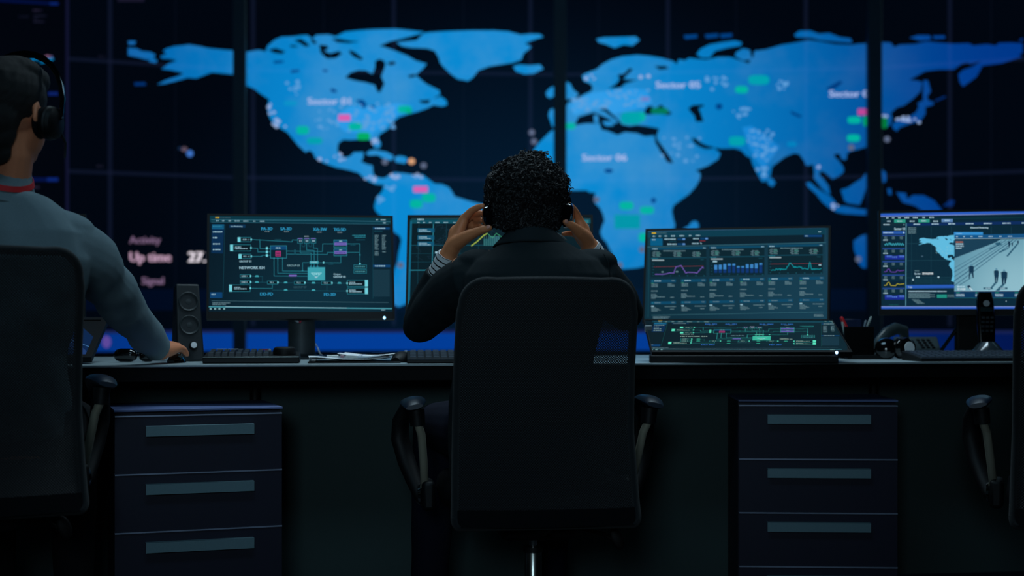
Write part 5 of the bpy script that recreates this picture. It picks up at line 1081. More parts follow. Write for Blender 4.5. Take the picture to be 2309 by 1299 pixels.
for r_ in range(5):
    for q in range(3): MB().box((pc.x-0.016+0.014*q, pc.y-0.0085+0.0018*(5-r_), DZ+0.075+0.014*r_), (0.009, 0.003, 0.007)).build('button', mat('dark_button', (34, 40, 46), 0.5), hh, smooth=False)
MB().box((pc.x-0.002, pc.y+0.004, DZ+0.157), (0.036, 0.006, 0.014)).build('display_window', mat('dark_window', (24, 44, 46), 0.2), hh, smooth=False)

# ---------------------------------------------------------------- people
def head_shapes(mb, c, fwd, up, s=1.0):
    """skull, jaw, nose, brow, lips, ears of a head looking along fwd"""
    fwd = Vector(fwd).normalized(); up = (Vector(up)-fwd*Vector(up).dot(fwd)).normalized(); rt_ = fwd.cross(up)
    M3 = Matrix((rt_, fwd, up)).transposed()
    P3 = lambda x, y, z: Vector(c)+M3 @ (Vector((x, y, z))*s)
    mb.ell(P3(0, -0.012, 0.03), (0.074*s, 0.092*s, 0.088*s), rot=M3); mb.ell(P3(0, 0.025, -0.03), (0.062*s, 0.062*s, 0.075*s), rot=M3)
    mb.ell(P3(0, 0.045, -0.078), (0.036*s, 0.036*s, 0.026*s), rot=M3); mb.ell(P3(0, 0.06, -0.02), (0.05*s, 0.03*s, 0.05*s), rot=M3)
    mb.tube([P3(0, 0.088, 0.018), P3(0, 0.102, -0.006), P3(0, 0.108, -0.020)], [0.006*s, 0.008*s, 0.011*s], n=10); mb.ell(P3(0, 0.097, -0.024), (0.017*s, 0.011*s, 0.008*s), rot=M3)
    mb.tube([P3(-0.034, 0.079, 0.026), P3(0, 0.088, 0.024), P3(0.034, 0.079, 0.026)], 0.008*s, n=10)
    mb.ell(P3(0, 0.089, -0.048), (0.024*s, 0.009*s, 0.006*s), rot=M3); mb.ell(P3(0, 0.086, -0.057), (0.021*s, 0.009*s, 0.006*s), rot=M3)
    for q in (-1, 1):
        e0 = [P3(q*(0.073+0.012*math.sin(a)*0), -0.004+0.014*math.cos(a), -0.002+0.029*math.sin(a)) for a in [R(-70+32*k) for k in range(9)]]
        e0 = [P3(q*(0.074+0.010*math.sin(R(20*k))), -0.012-0.016*math.sin(R(20*k))*1.0, -0.030+0.0065*k) for k in range(10)]
        mb.tube(e0, [0.007*s, 0.007*s, 0.006*s, 0.006*s, 0.006*s, 0.006*s, 0.006*s, 0.007*s, 0.007*s, 0.006*s], n=8); mb.ell(P3(q*0.077, -0.008, -0.002), (0.006*s, 0.014*s, 0.026*s), rot=M3)
    return P3, M3
def eyes(person, P3, M3, s=1.0):
    for q in (-1, 1):
        o = MB(); o.use(mat('eye_white', (200, 200, 200), 0.3)).ell(P3(q*0.030, 0.071, 0.005), (0.012*s,)*3, n=16); o.use(mat('iris_brown', (40, 24, 16), 0.2)).ell(P3(q*0.030, 0.0805, 0.005), (0.0045*s, 0.0032*s, 0.0045*s), n=12, rot=M3); o.build('eye', None, person)
        MB().tube([P3(q*0.014, 0.087, 0.030), P3(q*0.030, 0.084, 0.035), P3(q*0.046, 0.073, 0.031)], [0.003, 0.0035, 0.002], n=8, flat=0.6).build('eyebrow', M_hair, person)
M_skin = mat('brown_skin', (218, 138, 94), 0.48, bump=0.15, scale=220, var=0.08, spec=0.35)
M_skin2 = mat('tan_skin', (222, 138, 100), 0.5, bump=0.15, scale=220, var=0.08, spec=0.35)
M_hair = mat('black_hair', (11, 11, 14), 0.55, var=0.2, scale=300, spec=0.35)
M_blazer = mat('dark_blazer_wool', (24, 34, 38), 0.85, bump=0.35, scale=600, var=0.2, spec=0.2)
M_trouser = mat('navy_trousers', (12, 16, 34), 0.85, bump=0.3, scale=500, spec=0.2)
M_sweater = mat('grey_knit', (122, 142, 150), 0.95, bump=0.9, scale=900, var=0.25, spec=0.1)
M_shoe = mat('black_shoe', (14, 14, 16), 0.35)

def ellring(c, rx, ry, n=28, tilt=0.0):
    c = Vector(c); return [c+Vector((rx*math.copysign(abs(math.cos(a))**0.9, math.cos(a)), ry*math.copysign(abs(math.sin(a))**0.9, math.sin(a)), tilt*math.sin(a))) for a in [2*math.pi*k/n for k in range(n)]]
def hand_L(mb):
    J = {}
    w = Q(1013, 572, 3.665); J['w'] = w
    mcp = [Q(1047, 492, 3.650), Q(1042, 503, 3.672), Q(1040, 515, 3.690), Q(1040, 527, 3.704)]
    for k, m_ in enumerate(mcp): mb.tube([w, w.lerp(m_, 0.5), m_], [0.0225, 0.019, 0.0125], n=14)
    mb.ell(w.lerp(mcp[1], 0.55), (0.022, 0.026, 0.032))
    f = [[mcp[0], Q(1064, 475, 3.632), Q(1077, 468, 3.618), Q(1088, 464, 3.605)], [mcp[1], Q(1066, 484, 3.672), Q(1078, 481, 3.655), Q(1087, 480, 3.640)],
         [mcp[2], Q(1066, 499, 3.695), Q(1078, 497, 3.675), Q(1087, 497, 3.655)], [mcp[3], Q(1062, 516, 3.705), Q(1074, 512, 3.690), Q(1084, 510, 3.670)]]
    for k, p in enumerate(f): mb.tube(p, [(0.0115, 0.0098, 0.009, 0.0072), (0.0112, 0.0098, 0.009, 0.0072), (0.0108, 0.0092, 0.0084, 0.007), (0.0098, 0.0082, 0.0074, 0.006)][k], n=12)
    th = [Q(1028, 549, 3.645), Q(1052, 534, 3.615), Q(1078, 522, 3.588), Q(1092, 517, 3.577), Q(1103, 514, 3.570)]
    mb.tube([w]+th, [0.022, 0.0205, 0.0165, 0.0115, 0.0108, 0.0088], n=14)
    J['thumb'] = th; J['f'] = f; return J
def hand_R(mb):
    J = {}
    w = Q(1328, 553, 3.665); J['w'] = w
    mcp = [Q(1305, 494, 3.648), Q(1306, 505, 3.672), Q(1304, 517, 3.692), Q(1301, 529, 3.705)]
    for k, m_ in enumerate(mcp): mb.tube([w, w.lerp(m_, 0.5), m_], [0.0215, 0.0175, 0.0118], n=14)
    mb.ell(w.lerp(mcp[1], 0.55), (0.018, 0.026, 0.030))
    f = [[mcp[0], Q(1298, 478, 3.632), Q(1290, 468, 3.615), Q(1283, 461, 3.603)], [mcp[1], Q(1303, 490, 3.685), Q(1297, 483, 3.668), Q(1291, 479, 3.650)],
         [mcp[2], Q(1296, 508, 3.715), Q(1288, 505, 3.695), Q(1281, 505, 3.675)], [mcp[3], Q(1289, 527, 3.715), Q(1279, 527, 3.695), Q(1270, 528, 3.675)]]
    for k, p in enumerate(f): mb.tube(p, [(0.0112, 0.0095, 0.0088, 0.007), (0.0112, 0.0098, 0.009, 0.0072), (0.0108, 0.0092, 0.0084, 0.007), (0.0098, 0.0086, 0.0078, 0.0064)][k], n=12)
    th = [Q(1318, 536, 3.640), Q(1304, 522, 3.608), Q(1291, 510, 3.585), Q(1282, 504, 3.575), Q(1275, 499, 3.568)]
    mb.tube([w]+th, [0.021, 0.020, 0.0158, 0.0112, 0.0106, 0.0086], n=14)
    J['thumb'] = th; J['f'] = f; return J
def nail(person, tip, prev, view=(0, -1, 0), r=0.0062):
    d = (tip-prev).normalized(); v = Vector(view); v = (v-d*v.dot(d)).normalized(); x = d.cross(v); M3 = Matrix((x, d, v)).transposed()
    MB().ell(tip+v*0.0074+d*0.0012, (r*0.82, r*1.05, 0.0018), rot=M3, n=14).build('thumbnail', mat('nail', (226, 160, 140), 0.25, coat=0.3), person)
# --- the person in the middle
pel = Vector((0.045, 3.63, 0.555))
hc = Q(1187, 446, 3.60)
body = MB()
P3, M3 = head_shapes(body, hc+Vector((0, 0.012, -0.014)), (0, 0.95, -0.30), (0, 0.30, 0.95))
neck0 = Q(1204, 575, 3.545)
body.tube([hc+Vector((0, -0.005, -0.02)), Q(1196, 520, 3.575), neck0, Q(1206, 640, 3.535)], [0.05, 0.053, 0.058, 0.06], n=18)
def ringpx(px, py, D, rx, ry, tilt=0.0): return ellring(Q(px, py, D), rx, ry, tilt=tilt)
tors = [ringpx(1195, 1078, 3.625, 0.155, 0.12), ringpx(1193, 1010, 3.61, 0.155, 0.10), ringpx(1190, 930, 3.61, 0.14, 0.085), ringpx(1192, 830, 3.59, 0.14, 0.085), ringpx(1204, 730, 3.57, 0.150, 0.085), ringpx(1210, 650, 3.56, 0.155, 0.08), ringpx(1208, 604, 3.545, 0.135, 0.07), ringpx(1206, 575, 3.55, 0.07, 0.05)]
body.loft(tors)
shL, elL, wrL = Q(1052, 622, 3.565), Q(946, 733, 3.765), Q(1013, 572, 3.665)
shR, elR, wrR = Q(1352, 632, 3.565), Q(1411, 706, 3.77), Q(1328, 553, 3.665)
body.tube([Q(1110, 612, 3.55), shL, shL.lerp(elL, 0.5), elL], [0.055, 0.053, 0.045, 0.037], n=16); body.tube([elL, elL.lerp(wrL, 0.35), wrL], [0.037, 0.038, 0.0235], n=16)
body.tube([Q(1305, 612, 3.55), shR, shR.lerp(elR, 0.5), elR], [0.055, 0.053, 0.045, 0.037], n=16); body.tube([elR, elR.lerp(wrR, 0.35), wrR], [0.037, 0.038, 0.0235], n=16)
JL = hand_L(body); JR = hand_R(body)
hipL, hipR = Vector((-0.045, 3.65, 0.575)), Vector((0.13, 3.65, 0.575)); knL, knR = Vector((-0.215, 4.03, 0.565)), Vector((0.12, 4.05, 0.56)); anL, anR = Vector((-0.235, 4.03, 0.10)), Vector((0.10, 4.10, 0.10))
for h, k, a in ((hipL, knL, anL), (hipR, knR, anR)):
    body.tube([h, h.lerp(k, 0.5), k], [0.085, 0.07, 0.052], n=16); body.tube([k, k.lerp(a, 0.35), a], [0.05, 0.05, 0.033], n=16); body.tube([a, a+Vector((0, 0.03, -0.05)), a+Vector((0, 0.13, -0.062))], [0.033, 0.033, 0.026], n=12)
person = voxel('person', body, M_skin, 0.0032, iters=4, org=tuple(pel))
tag(person, 'person with curly black hair in a dark blazer, both hands raised to headphones', 'person')
eyes(person, P3, M3)
nail(person, JL['thumb'][-1], JL['thumb'][-2], (0.2, -0.95, 0.35)); nail(person, JR['thumb'][-1], JR['thumb'][-2], (-0.35, -0.9, 0.25))
# blazer
bz_ = MB()
jt = [ringpx(1190, 1095, 3.62, 0.200, 0.150), ringpx(1184, 1030, 3.60, 0.195, 0.145), ringpx(1176, 960, 3.595, 0.188, 0.125), ringpx(1174, 890, 3.58, 0.180, 0.112), ringpx(1184, 810, 3.565, 0.172, 0.110), ringpx(1196, 740, 3.55, 0.178, 0.112), ringpx(1208, 670, 3.53, 0.190, 0.116), ringpx(1211, 620, 3.535, 0.188, 0.112), ringpx(1209, 588, 3.54, 0.160, 0.102), ringpx(1206, 566, 3.545, 0.115, 0.088), ringpx(1204, 548, 3.55, 0.085, 0.074)]
bz_.loft(jt)
slL = elL.lerp(wrL, 0.72); slR = elR.lerp(wrR, 0.86)
bz_.tube([Q(1108, 622, 3.55), Q(1060, 632, 3.56), shL.lerp(elL, 0.28), shL.lerp(elL, 0.65), elL+Vector((0.002, 0, 0))], [0.068, 0.069, 0.066, 0.060, 0.048], n=20); bz_.tube([elL, elL.lerp(slL, 0.5), slL], [0.048, 0.050, 0.042], n=20, cap='flat')
bz_.tube([Q(1300, 622, 3.55), Q(1343, 631, 3.56), shR.lerp(elR, 0.3), shR.lerp(elR, 0.65), elR], [0.066, 0.066, 0.062, 0.057, 0.048], n=20); bz_.tube([elR, elR.lerp(slR, 0.4), slR], [0.048, 0.047, 0.035], n=20, cap='flat')
bz_.ell(Q(1080, 591, 3.56), (0.060, 0.06, 0.034)); bz_.ell(Q(1336, 592, 3.56), (0.062, 0.06, 0.034))
blazer = voxel('blazer', bz_, M_blazer, 0.004, person, org=tuple(pel), iters=7, noise=(0.0022, 26.0, 4))
# collar: a folded band standing round the neck
def band(rings_in, rings_out): pass
col = MB(); prof = []
for k in range(40):
    a = 2*math.pi*k/40; back = max(0, -math.sin(a))      # a=-90deg is the back of the neck
    prof.append((a, back))
def cring(c, rx, ry, dz, drop): 
    return [Vector(c)+Vector((rx*math.cos(a), ry*math.sin(a), dz-drop*(1-b)*0.6)) for a, b in prof]
cc_ = Q(1198, 535, 3.56)
col.loft([cring(cc_, 0.064, 0.062, 0.000, 0.02), cring(cc_, 0.062, 0.063, 0.018, 0.03), cring(cc_, 0.062, 0.064, 0.0255, 0.035), cring(cc_, 0.067, 0.070, 0.0265, 0.035), cring(cc_, 0.078, 0.080, 0.012, 0.03), cring(cc_, 0.098, 0.087, -0.012, 0.02), cring(cc_, 0.098, 0.085, -0.017, 0.02), cring(cc_, 0.080, 0.078, -0.006, 0.02)], close=False)
c_o = col.build('collar', M_blazer, person)
md = c_o.modifiers.new('s', 'SUBSURF'); md.levels = 1; md.render_levels = 1
# seams of the blazer sleeves
for pts in ([Q(1362, 574, 3.478), Q(1372, 592, 3.475), Q(1375, 620, 3.478), Q(1374, 650, 3.49)],):
    MB().tube(pts, 0.0016, n=6).build('sleeve_seam', M_blazer, blazer)
# striped shirt cuffs
M_white = mat('white_cotton', (214, 218, 220), 0.9, bump=0.2, scale=500, var=0.05); M_strp = mat('black_stripe', (12, 12, 16), 0.9)
def cuff(a, b, r0, r1, n=9, lab=None):
    d = (b-a); L_ = d.length; u = d.normalized(); up = Vector((0, -1, 0)); x = up.cross(u).normalized(); y = u.cross(x); o = MB(); N = 28
    ts = []; t_ = 0.0
    while t_ < 1: ts.append((t_, M_white)); t_ += 0.0105/L_; ts.append((t_, M_strp)); t_ += 0.0036/L_
    edges = [q[0] for q in ts]+[1.0]
    ring = lambda t, dr=0: [a+d*t+(x*math.cos(2*math.pi*k/N)+y*math.sin(2*math.pi*k/N))*(r0+(r1-r0)*t+dr+0.0008*math.sin(k*1.9+t*9)) for k in range(N)]
    for (t0, m_), t1 in zip(ts, edges[1:]):
        t1 = min(1.0, t1); o.use(m_).loft([ring(t0), ring(t1)], close=False)
    o.use(M_white).loft([ring(1.0), ring(1.0, -0.003), ring(0.85, -0.004)], close=False)
    return o.build('shirt_cuff', None, person)
cuff(slL.lerp(elL, 0.06), wrL+(elL-wrL)*0.02, 0.0355, 0.0285); cuff(slR.lerp(elR, 0.05), wrR+(elR-wrR)*0.015, 0.031, 0.0265)
cl_ = MB(); cl_.tube([Q(1256, 526, 3.56), Q(1268, 533, 3.575), Q(1276, 541, 3.60)], 0.004, n=10, flat=0.4); cl_.build('shirt_collar', M_white, person)
tr_ = MB(); tr_.loft([ellring((0.045, 3.64, 0.475), 0.165, 0.12), ellring((0.045, 3.63, 0.56), 0.175, 0.135), ellring((0.045, 3.62, 0.62), 0.165, 0.125)])
for h, k, a in ((hipL, knL, anL), (hipR, knR, anR)):
    tr_.tube([h, h.lerp(k, 0.5), k], [0.098, 0.084, 0.066], n=18); tr_.tube([k, k.lerp(a, 0.4), a+Vector((0, 0, 0.0))], [0.066, 0.064, 0.052], n=18, cap='flat')
voxel('trousers', tr_, M_trouser, 0.005, person, org=tuple(pel), iters=8, noise=(0.002, 20, 9))
for a in (anL, anR):
    s_ = MB(); s_.tube([a+Vector((0, -0.03, -0.062)), a+Vector((0, 0.03, -0.055)), a+Vector((0, 0.16, -0.068))], [0.034, 0.042, 0.030], n=16, flat=0.95); s_.box(a+Vector((0, 0.055, -0.093)), (0.075, 0.25, 0.013)); voxel('shoe', s_, M_shoe, 0.004, person, org=tuple(pel), iters=3)
# curly hair: a lumpy mass covered with small ringlets
hr = MB(); hcv = Q(1187, 437, 3.592)
hr.ell(hcv+Vector((0,0,0.0)), (0.090, 0.098, 0.084)); hr.ell(Q(1188, 480, 3.575), (0.078, 0.072, 0.052)); hr.ell(Q(1208, 372, 3.60), (0.035, 0.04, 0.020)); hr.ell(Q(1240, 420, 3.58), (0.045, 0.05, 0.05)); hr.ell(Q(1135, 420, 3.58), (0.045, 0.05, 0.05))
rs = random.Random(11)
for _ in range(150):
    v = Vector((rs.gauss(0, 1), rs.gauss(-0.25, 1), rs.gauss(0.25, 0.9))).normalized(); p = hcv+Vector((v.x*0.089, v.y*0.098, v.z*0.082)); 
    if p.z < hcv.z-0.085 or (p-Q(1099, 491, 3.59)).length < 0.045 or (p-Q(1282, 485, 3.59)).length < 0.045: continue
    r = rs.uniform(0.008, 0.014); hr.ell(p, (r, r, r), n=8, m=6)
hair = voxel('hair', hr, M_hair, 0.004, person, org=tuple(pel), iters=2, noise=(0.004, 60, 2))
cr = MB(); N = 0
CUPS = (Q(1099, 491, 3.59), Q(1282, 485, 3.59))
def clear(p): return all((p-c).length > 0.043 for c in CUPS)
def ringlet(p, nrm, rad, ln, turns, th):
    u = nrm.orthogonal().normalized(); q = Matrix.Rotation(rs.random()*6.28, 3, nrm); u = q @ u; v = nrm.cross(u); ph = rs.random()*6.28; n = max(7, int(turns*9)); pts = []
    lean = (u*rs.uniform(-0.6, 0.6)+v*rs.uniform(-0.6, 0.6)+nrm*0.8).normalized(); a_ = lean.orthogonal().normalized(); b_ = lean.cross(a_)
    for k in range(n):
        t_ = k/(n-1); a = ph+turns*2*math.pi*t_; rr_ = rad*(0.75+0.35*math.sin(t_*3)); pts.append(p+lean*(ln*t_-0.006)+(a_*math.cos(a)+b_*math.sin(a))*rr_)
    cr.tube(pts, [th]*(n-1)+[th*0.5], n=4, cap='flat')
for _ in range(4200):
    v = Vector((rs.gauss(0, 1), rs.gauss(-0.35, 1), rs.gauss(0.2, 1))).normalized(); p = hcv+Vector((v.x*0.096, v.y*0.106, v.z*0.089))
    if v.z < -0.55: p = Q(1188, 482, 3.575)+Vector((v.x*0.080, v.y*0.082, v.z*0.048))
    if p.z < Q(0, 525, 3.58).z or not clear(p): continue
    ringlet(p, v, rs.uniform(0.0032, 0.0072), rs.uniform(0.008, 0.020), rs.uniform(0.9, 2.2), rs.uniform(0.0010, 0.0017))
for _ in range(900):
    x = rs.uniform(-0.078, 0.078); p = Vector((hcv.x+x, hcv.y-0.099*math.sqrt(max(0.05, 1-(x/0.092)**2)), Q(0, rs.uniform(452, 514), 3.52).z))
    if clear(p): ringlet(p, Vector((x*8, -1, rs.uniform(-0.4, 0.2))).normalized(), rs.uniform(0.0032, 0.0068), rs.uniform(0.008, 0.018), rs.uniform(0.9, 2.1), rs.uniform(0.0010, 0.0016))
for _ in range(70):
    v = Vector((rs.gauss(0, 1), rs.gauss(-0.3, 0.8), rs.gauss(0.35, 0.8))).normalized(); c_ = hcv+Vector((v.x*0.101, v.y*0.108, v.z*0.094))
    for _k in range(15):
        p = c_+Vector((rs.gauss(0, 0.006), rs.gauss(0, 0.006), rs.gauss(0, 0.006)))
        if clear(p): ringlet(p, (v+Vector((rs.gauss(0, 0.3), rs.gauss(0, 0.3), rs.gauss(0, 0.3)))).normalized(), rs.uniform(0.003, 0.006), rs.uniform(0.006, 0.014), rs.uniform(1, 2), rs.uniform(0.0009, 0.0015))
for _ in range(230):
    c0 = Q(rs.gauss(1211, 10), rs.uniform(341, 366), 3.60+rs.uniform(-0.03, 0.03)); ringlet(c0, Vector((rs.uniform(-.4, .4), rs.uniform(-.4, .4), 1)).normalized(), rs.uniform(0.003, 0.006), rs.uniform(0.004, 0.010), rs.uniform(1, 2), 0.0009)
for _ in range(260):
    v = Vector((rs.gauss(0, 1), rs.gauss(0, 0.5), rs.gauss(0.4, 0.8))).normalized(); p = hcv+Vector((v.x*0.103, v.y*0.104, v.z*0.096))
    if p.z > hcv.z-0.06 and clear(p): ringlet(p, v, rs.uniform(0.003, 0.006), rs.uniform(0.008, 0.016), rs.uniform(1, 1.6), 0.0005)
cr.build('curls', M_hair, hair, fix=False)
# their headphones
hp2 = thing('headphones', 'black over-ear headphones worn and held by the person with curly hair', 'headphones', tuple(Q(1190, 490, 3.6)), group='headphones')
cup(hp2, Q(1100, 491, 3.59), (-1, -0.10, -0.04), 0.0335, 0.028, M_gloss); cup(hp2, Q(1281, 485, 3.59), (1, -0.22, -0.04), 0.0335, 0.026, M_gloss)
pts = []
for k in range(15):
    a = math.pi*k/14; pts.append(Q(1189.5, 480, 3.605)+Vector((-(0.108-0.012*math.sin(a))*math.cos(a), 0.035*math.sin(a), 0.122*math.sin(a)**0.9)))
MB().tube(pts, [0.007]+[0.009]*13+[0.007], n=12, flat=0.5).build('headband', M_gloss, hp2)

# --- the person at the left
pel2 = Vector((-1.20, 3.40, 0.60))
P0 = lambda px, py, D: Q(px, py, D)
b2_ = MB(); hc2 = Q(24, 262, 3.33)+Vector((0, 0, 0))
P3b, M3b = head_shapes(b2_, hc2, (0.30, 0.95, -0.04), (0.06, 0.02, 1), 1.06)
b2_.tube([hc2+Vector((0, 0, -0.03)), Q(22, 340, 3.34), Q(12, 400, 3.36), Q(8, 450, 3.38)], [0.055, 0.056, 0.058, 0.062], n=18)
cxp = -1.205
tr2 = [ellring((cxp-0.02, 3.40, 0.54), 0.15, 0.12), ellring((cxp-0.02, 3.40, 0.62), 0.145, 0.115), ellring((cxp-0.02, 3.40, 0.76), 0.14, 0.10), ellring((cxp, 3.40, 0.90), 0.150, 0.105), ellring((cxp, 3.40, 1.02), 0.19, 0.115), ellring((cxp, 3.39, 1.09), 0.17, 0.095), ellring((cxp, 3.385, 1.14), 0.11, 0.07), ellring((cxp, 3.38, 1.17), 0.065, 0.06)]
b2_.loft(tr2)
sR, eR, wR = Q(166, 555, 3.42), Q(276, 688, 3.73), Q(364, 792, 4.015)
sL = Vector((2*cxp-sR.x, 3.42, sR.z)); eL = Vector((-1.50, 3.56, 0.82)); wL = Vector((-1.41, 3.70, 0.715))
for s_, e_, w_ in ((sR, eR, wR), (sL, eL, wL)):
    b2_.tube([s_.lerp(Vector((cxp, 3.4, 1.06)), 0.35), s_, s_.lerp(e_, 0.5), e_], [0.055, 0.053, 0.042, 0.034], n=16); b2_.tube([e_, e_.lerp(w_, 0.4), w_], [0.034, 0.033, 0.026], n=16)
# right hand lying over the mouse
wr = wR; kn = [Q(380, 790, 4.075), Q(388, 793, 4.08), Q(394, 797, 4.075), Q(398, 801, 4.065)]
kn = [Vector((wr.x+dx, wr.y+dy, DZ+dz)) for dx, dy, dz in ((-0.020, 0.080, 0.050), (-0.001, 0.086, 0.053), (0.017, 0.080, 0.050), (0.032, 0.068, 0.044))]
for k in kn: b2_.tube([wr, wr.lerp(k, 0.5), k], [0.024, 0.020, 0.0125], n=14)
tips = [((-0.020, 0.118, 0.051), (-0.018, 0.146, 0.037)), ((0.001, 0.126, 0.053), (0.003, 0.156, 0.038)), ((0.021, 0.116, 0.048), (0.024, 0.140, 0.033)), ((0.040, 0.094, 0.040), (0.046, 0.114, 0.024))]
for k, (m_, e_) in zip(kn, tips):
    a_ = Vector((wr.x+m_[0], wr.y+m_[1], DZ+m_[2])); c2_ = Vector((wr.x+e_[0], wr.y+e_[1], DZ+e_[2])); b2_.tube([k, a_, a_.lerp(c2_, 0.55), c2_], [0.0118, 0.0102, 0.0094, 0.0075], n=12)
th2 = [Vector((wr.x-0.022, wr.y+0.03, DZ+0.035)), Vector((wr.x-0.034, wr.y+0.062, DZ+0.030)), Vector((wr.x-0.033, wr.y+0.092, DZ+0.022))]; b2_.tube([wr]+th2, [0.022, 0.018, 0.0115, 0.0085], n=12)
wr2 = wL
for j in range(4):
    k = Vector((wr2.x+0.02*(1.5-j), wr2.y+0.085, wr2.z-0.02)); b2_.tube([wr2, k], [0.024, 0.0115], n=12); b2_.tube([k, k+Vector((0.003*(1.5-j), 0.035, -0.004)), k+Vector((0.004*(1.5-j), 0.062, -0.016))], [0.011, 0.0095, 0.0075], n=10)
b2_.tube([wr2, wr2+Vector((0.04, 0.04, -0.02)), wr2+Vector((0.055, 0.075, -0.032))], [0.022, 0.014, 0.008], n=12)
hA, hB = Vector((cxp-0.09, 3.42, 0.61)), Vector((cxp+0.07, 3.42, 0.61)); kA, kB = Vector((cxp-0.20, 3.86, 0.585)), Vector((cxp+0.015, 3.86, 0.585)); aA, aB = Vector((cxp-0.20, 3.86, 0.10)), Vector((cxp+0.01, 3.88, 0.10))
for h, k, a in ((hA, kA, aA), (hB, kB, aB)):
    b2_.tube([h, h.lerp(k, 0.5), k], [0.085, 0.07, 0.052], n=16); b2_.tube([k, k.lerp(a, 0.35), a], [0.05, 0.05, 0.033], n=16); b2_.tube([a, a+Vector((0, 0.03, -0.05)), a+Vector((0, 0.13, -0.062))], [0.033, 0.033, 0.026], n=12)
person2 = voxel('person', b2_, M_skin2, 0.0034, iters=4, org=tuple(pel2))
tag(person2, 'person in grey turtleneck with red lanyard at the left edge, hand on a mouse', 'person')
eyes(person2, P3b, M3b, 1.06)
sw = MB()
tj = [ellring((cxp-0.02, 3.40, 0.585), 0.165, 0.135), ellring((cxp-0.02, 3.40, 0.66), 0.165, 0.135), ellring((cxp-0.018, 3.40, 0.78), 0.160, 0.122), ellring((cxp-0.005, 3.40, 0.90), 0.172, 0.125), ellring((cxp, 3.40, 1.01), 0.205, 0.130), ellring((cxp, 3.39, 1.075), 0.195, 0.112), ellring((cxp-0.002, 3.385, 1.12), 0.155, 0.092), ellring((cxp-0.002, 3.375, 1.155), 0.105, 0.076), ellring((cxp-0.002, 3.37, 1.168), 0.070, 0.064)]
sw.loft(tj)
shr = Q(158, 560, 3.415)
sw.tube([Q(60, 545, 3.40), shr, Q(205, 590, 3.50), Q(243, 640, 3.62), eR], [0.085, 0.079, 0.072, 0.064, 0.055], n=20); sw.tube([eR, Q(300, 720, 3.83), Q(332, 757, 3.94), Q(357, 788, 4.0)], [0.056, 0.054, 0.049, 0.040], n=20, cap='flat')
sw.ell(Q(140, 520, 3.41), (0.075, 0.075, 0.05))
sw.tube([sL.lerp(Vector((cxp, 3.4, 1.06)), 0.35), sL, sL.lerp(eL, 0.5), eL], [0.08, 0.075, 0.063, 0.052], n=20); sw.tube([eL, eL.lerp(wL, 0.5), wL+(eL-wL)*0.06], [0.052, 0.048, 0.036], n=20, cap='flat')
sweater = voxel('sweater', sw, M_sweater, 0.004, person2, org=tuple(pel2), iters=8, noise=(0.0065, 30, 21))
tn = MB(); tc_ = Q(8, 400, 3.36)
def tring(c, rx, ry, dz, sl=0.10): return [Vector(c)+Vector((rx*math.cos(a), ry*math.sin(a), dz+sl*0.25*math.sin(a)-0.02*math.cos(a))) for a in [2*math.pi*k/36 for k in range(36)]]
tn.loft([tring(tc_, 0.072, 0.070, -0.030), tring(tc_, 0.066, 0.065, -0.004), tring(tc_, 0.063, 0.063, 0.022), tring(tc_, 0.061, 0.061, 0.036), tring(tc_, 0.057, 0.057, 0.036), tring(tc_, 0.056, 0.056, 0.0)], close=False)
tn.build('turtleneck', M_sweater, person2)
ly = MB(); ly.loft([tring(tc_, 0.0700, 0.0690, -0.008), tring(tc_, 0.0680, 0.0672, 0.006), tring(tc_, 0.0665, 0.0655, 0.006), tring(tc_, 0.0685, 0.0675, -0.008)], close=False); ly.loft([tring(tc_, 0.0700, 0.0690, -0.008), tring(tc_, 0.0685, 0.0675, -0.008)], close=False)
ly.build('lanyard', mat('red_lanyard', (190, 14, 24), 0.7), person2)
t2 = MB(); t2.loft([ellring((cxp-0.02, 3.40, 0.525), 0.15, 0.12), ellring((cxp-0.02, 3.40, 0.60), 0.155, 0.125), ellring((cxp-0.02, 3.40, 0.66), 0.15, 0.12)])
for h, k, a in ((hA, kA, aA), (hB, kB, aB)): t2.tube([h, h.lerp(k, 0.5), k], [0.098, 0.082, 0.064], n=18); t2.tube([k, k.lerp(a, 0.4), a], [0.064, 0.062, 0.05], n=18, cap='flat')
voxel('trousers', t2, mat('black_trousers', (16, 17, 22), 0.9, bump=0.3, scale=500), 0.005, person2, org=tuple(pel2), iters=8, noise=(0.002, 20, 5))
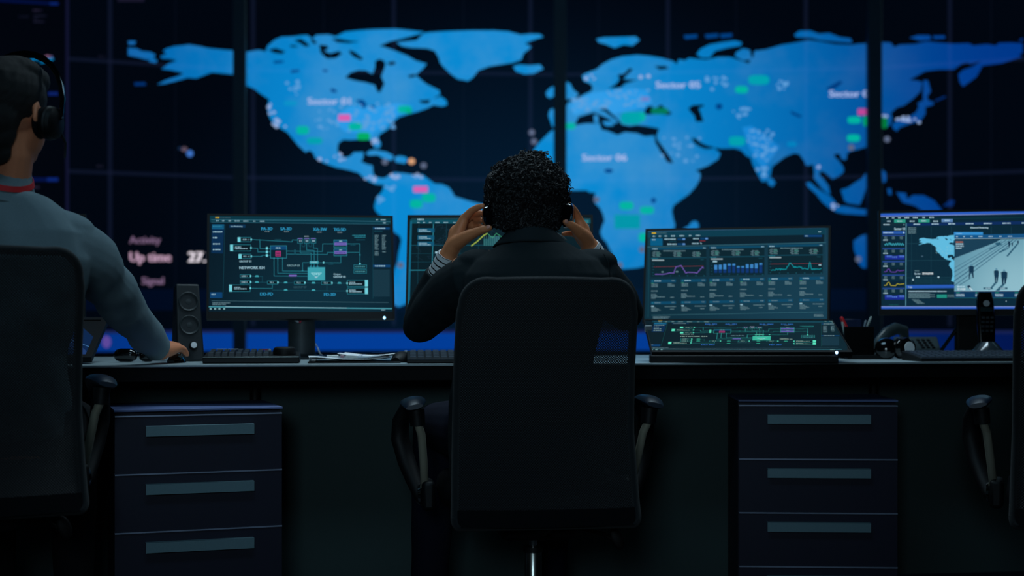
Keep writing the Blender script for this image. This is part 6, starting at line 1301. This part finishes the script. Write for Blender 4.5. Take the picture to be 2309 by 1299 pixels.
for a in (aA, aB):
    s_ = MB(); s_.tube([a+Vector((0, -0.03, -0.062)), a+Vector((0, 0.03, -0.055)), a+Vector((0, 0.16, -0.068))], [0.034, 0.042, 0.030], n=16, flat=0.95); s_.box(a+Vector((0, 0.055, -0.093)), (0.075, 0.25, 0.013)); voxel('shoe', s_, M_shoe, 0.004, person2, org=tuple(pel2), iters=3)
# short hair as a close cap with a clipped nape
h2 = MB(); Rz = M3b
h2.ell(P3b(0, -0.018, 0.042), (0.086, 0.100, 0.092), rot=Rz); h2.ell(P3b(0, 0.02, 0.085), (0.070, 0.075, 0.045), rot=Rz); h2.ell(P3b(0, -0.060, -0.012), (0.066, 0.052, 0.062), rot=Rz); h2.ell(P3b(0.0, -0.056, -0.045), (0.060, 0.036, 0.050), rot=Rz); h2.ell(P3b(0.0, -0.049, -0.085), (0.046, 0.020, 0.034), rot=Rz); h2.ell(P3b(0.01, -0.005, 0.10), (0.06, 0.06, 0.034), rot=Rz)
voxel('hair', h2, mat('dark_brown_hair', (9, 8, 9), 0.75, bump=0.9, scale=420, stretch=(3, 3, 0.6)), 0.004, person2, org=tuple(pel2), iters=4, noise=(0.0014, 120, 7))
hp3 = thing('headphones', 'black headset worn by the person in the grey turtleneck', 'headphones', tuple(Q(100, 310, 3.36)), group='headphones')
nR = (M3b @ Vector((1, 0.1, 0))).normalized(); cR = P3b(0.104, 0.006, -0.014); cup(hp3, cR, nR, 0.040, 0.036, M_black)
cL = P3b(-0.104, 0.006, -0.014); cup(hp3, cL, -nR, 0.040, 0.036, M_black)
pts = [P3b(-0.122*math.cos(math.pi*k/14)*(1.0), 0.012+0.02*math.sin(math.pi*k/14), 0.0+0.146*math.sin(math.pi*k/14)**0.85) for k in range(15)]
MB().tube(pts, [0.006]+[0.008]*13+[0.006], n=12, flat=0.5).build('headband', M_gloss, hp3)
MB().tube([cR+nR*0.012, P3b(0.11, 0.05, -0.05), P3b(0.075, 0.10, -0.075)], [0.004, 0.003, 0.003], n=8).build('microphone_arm', M_black, hp3)
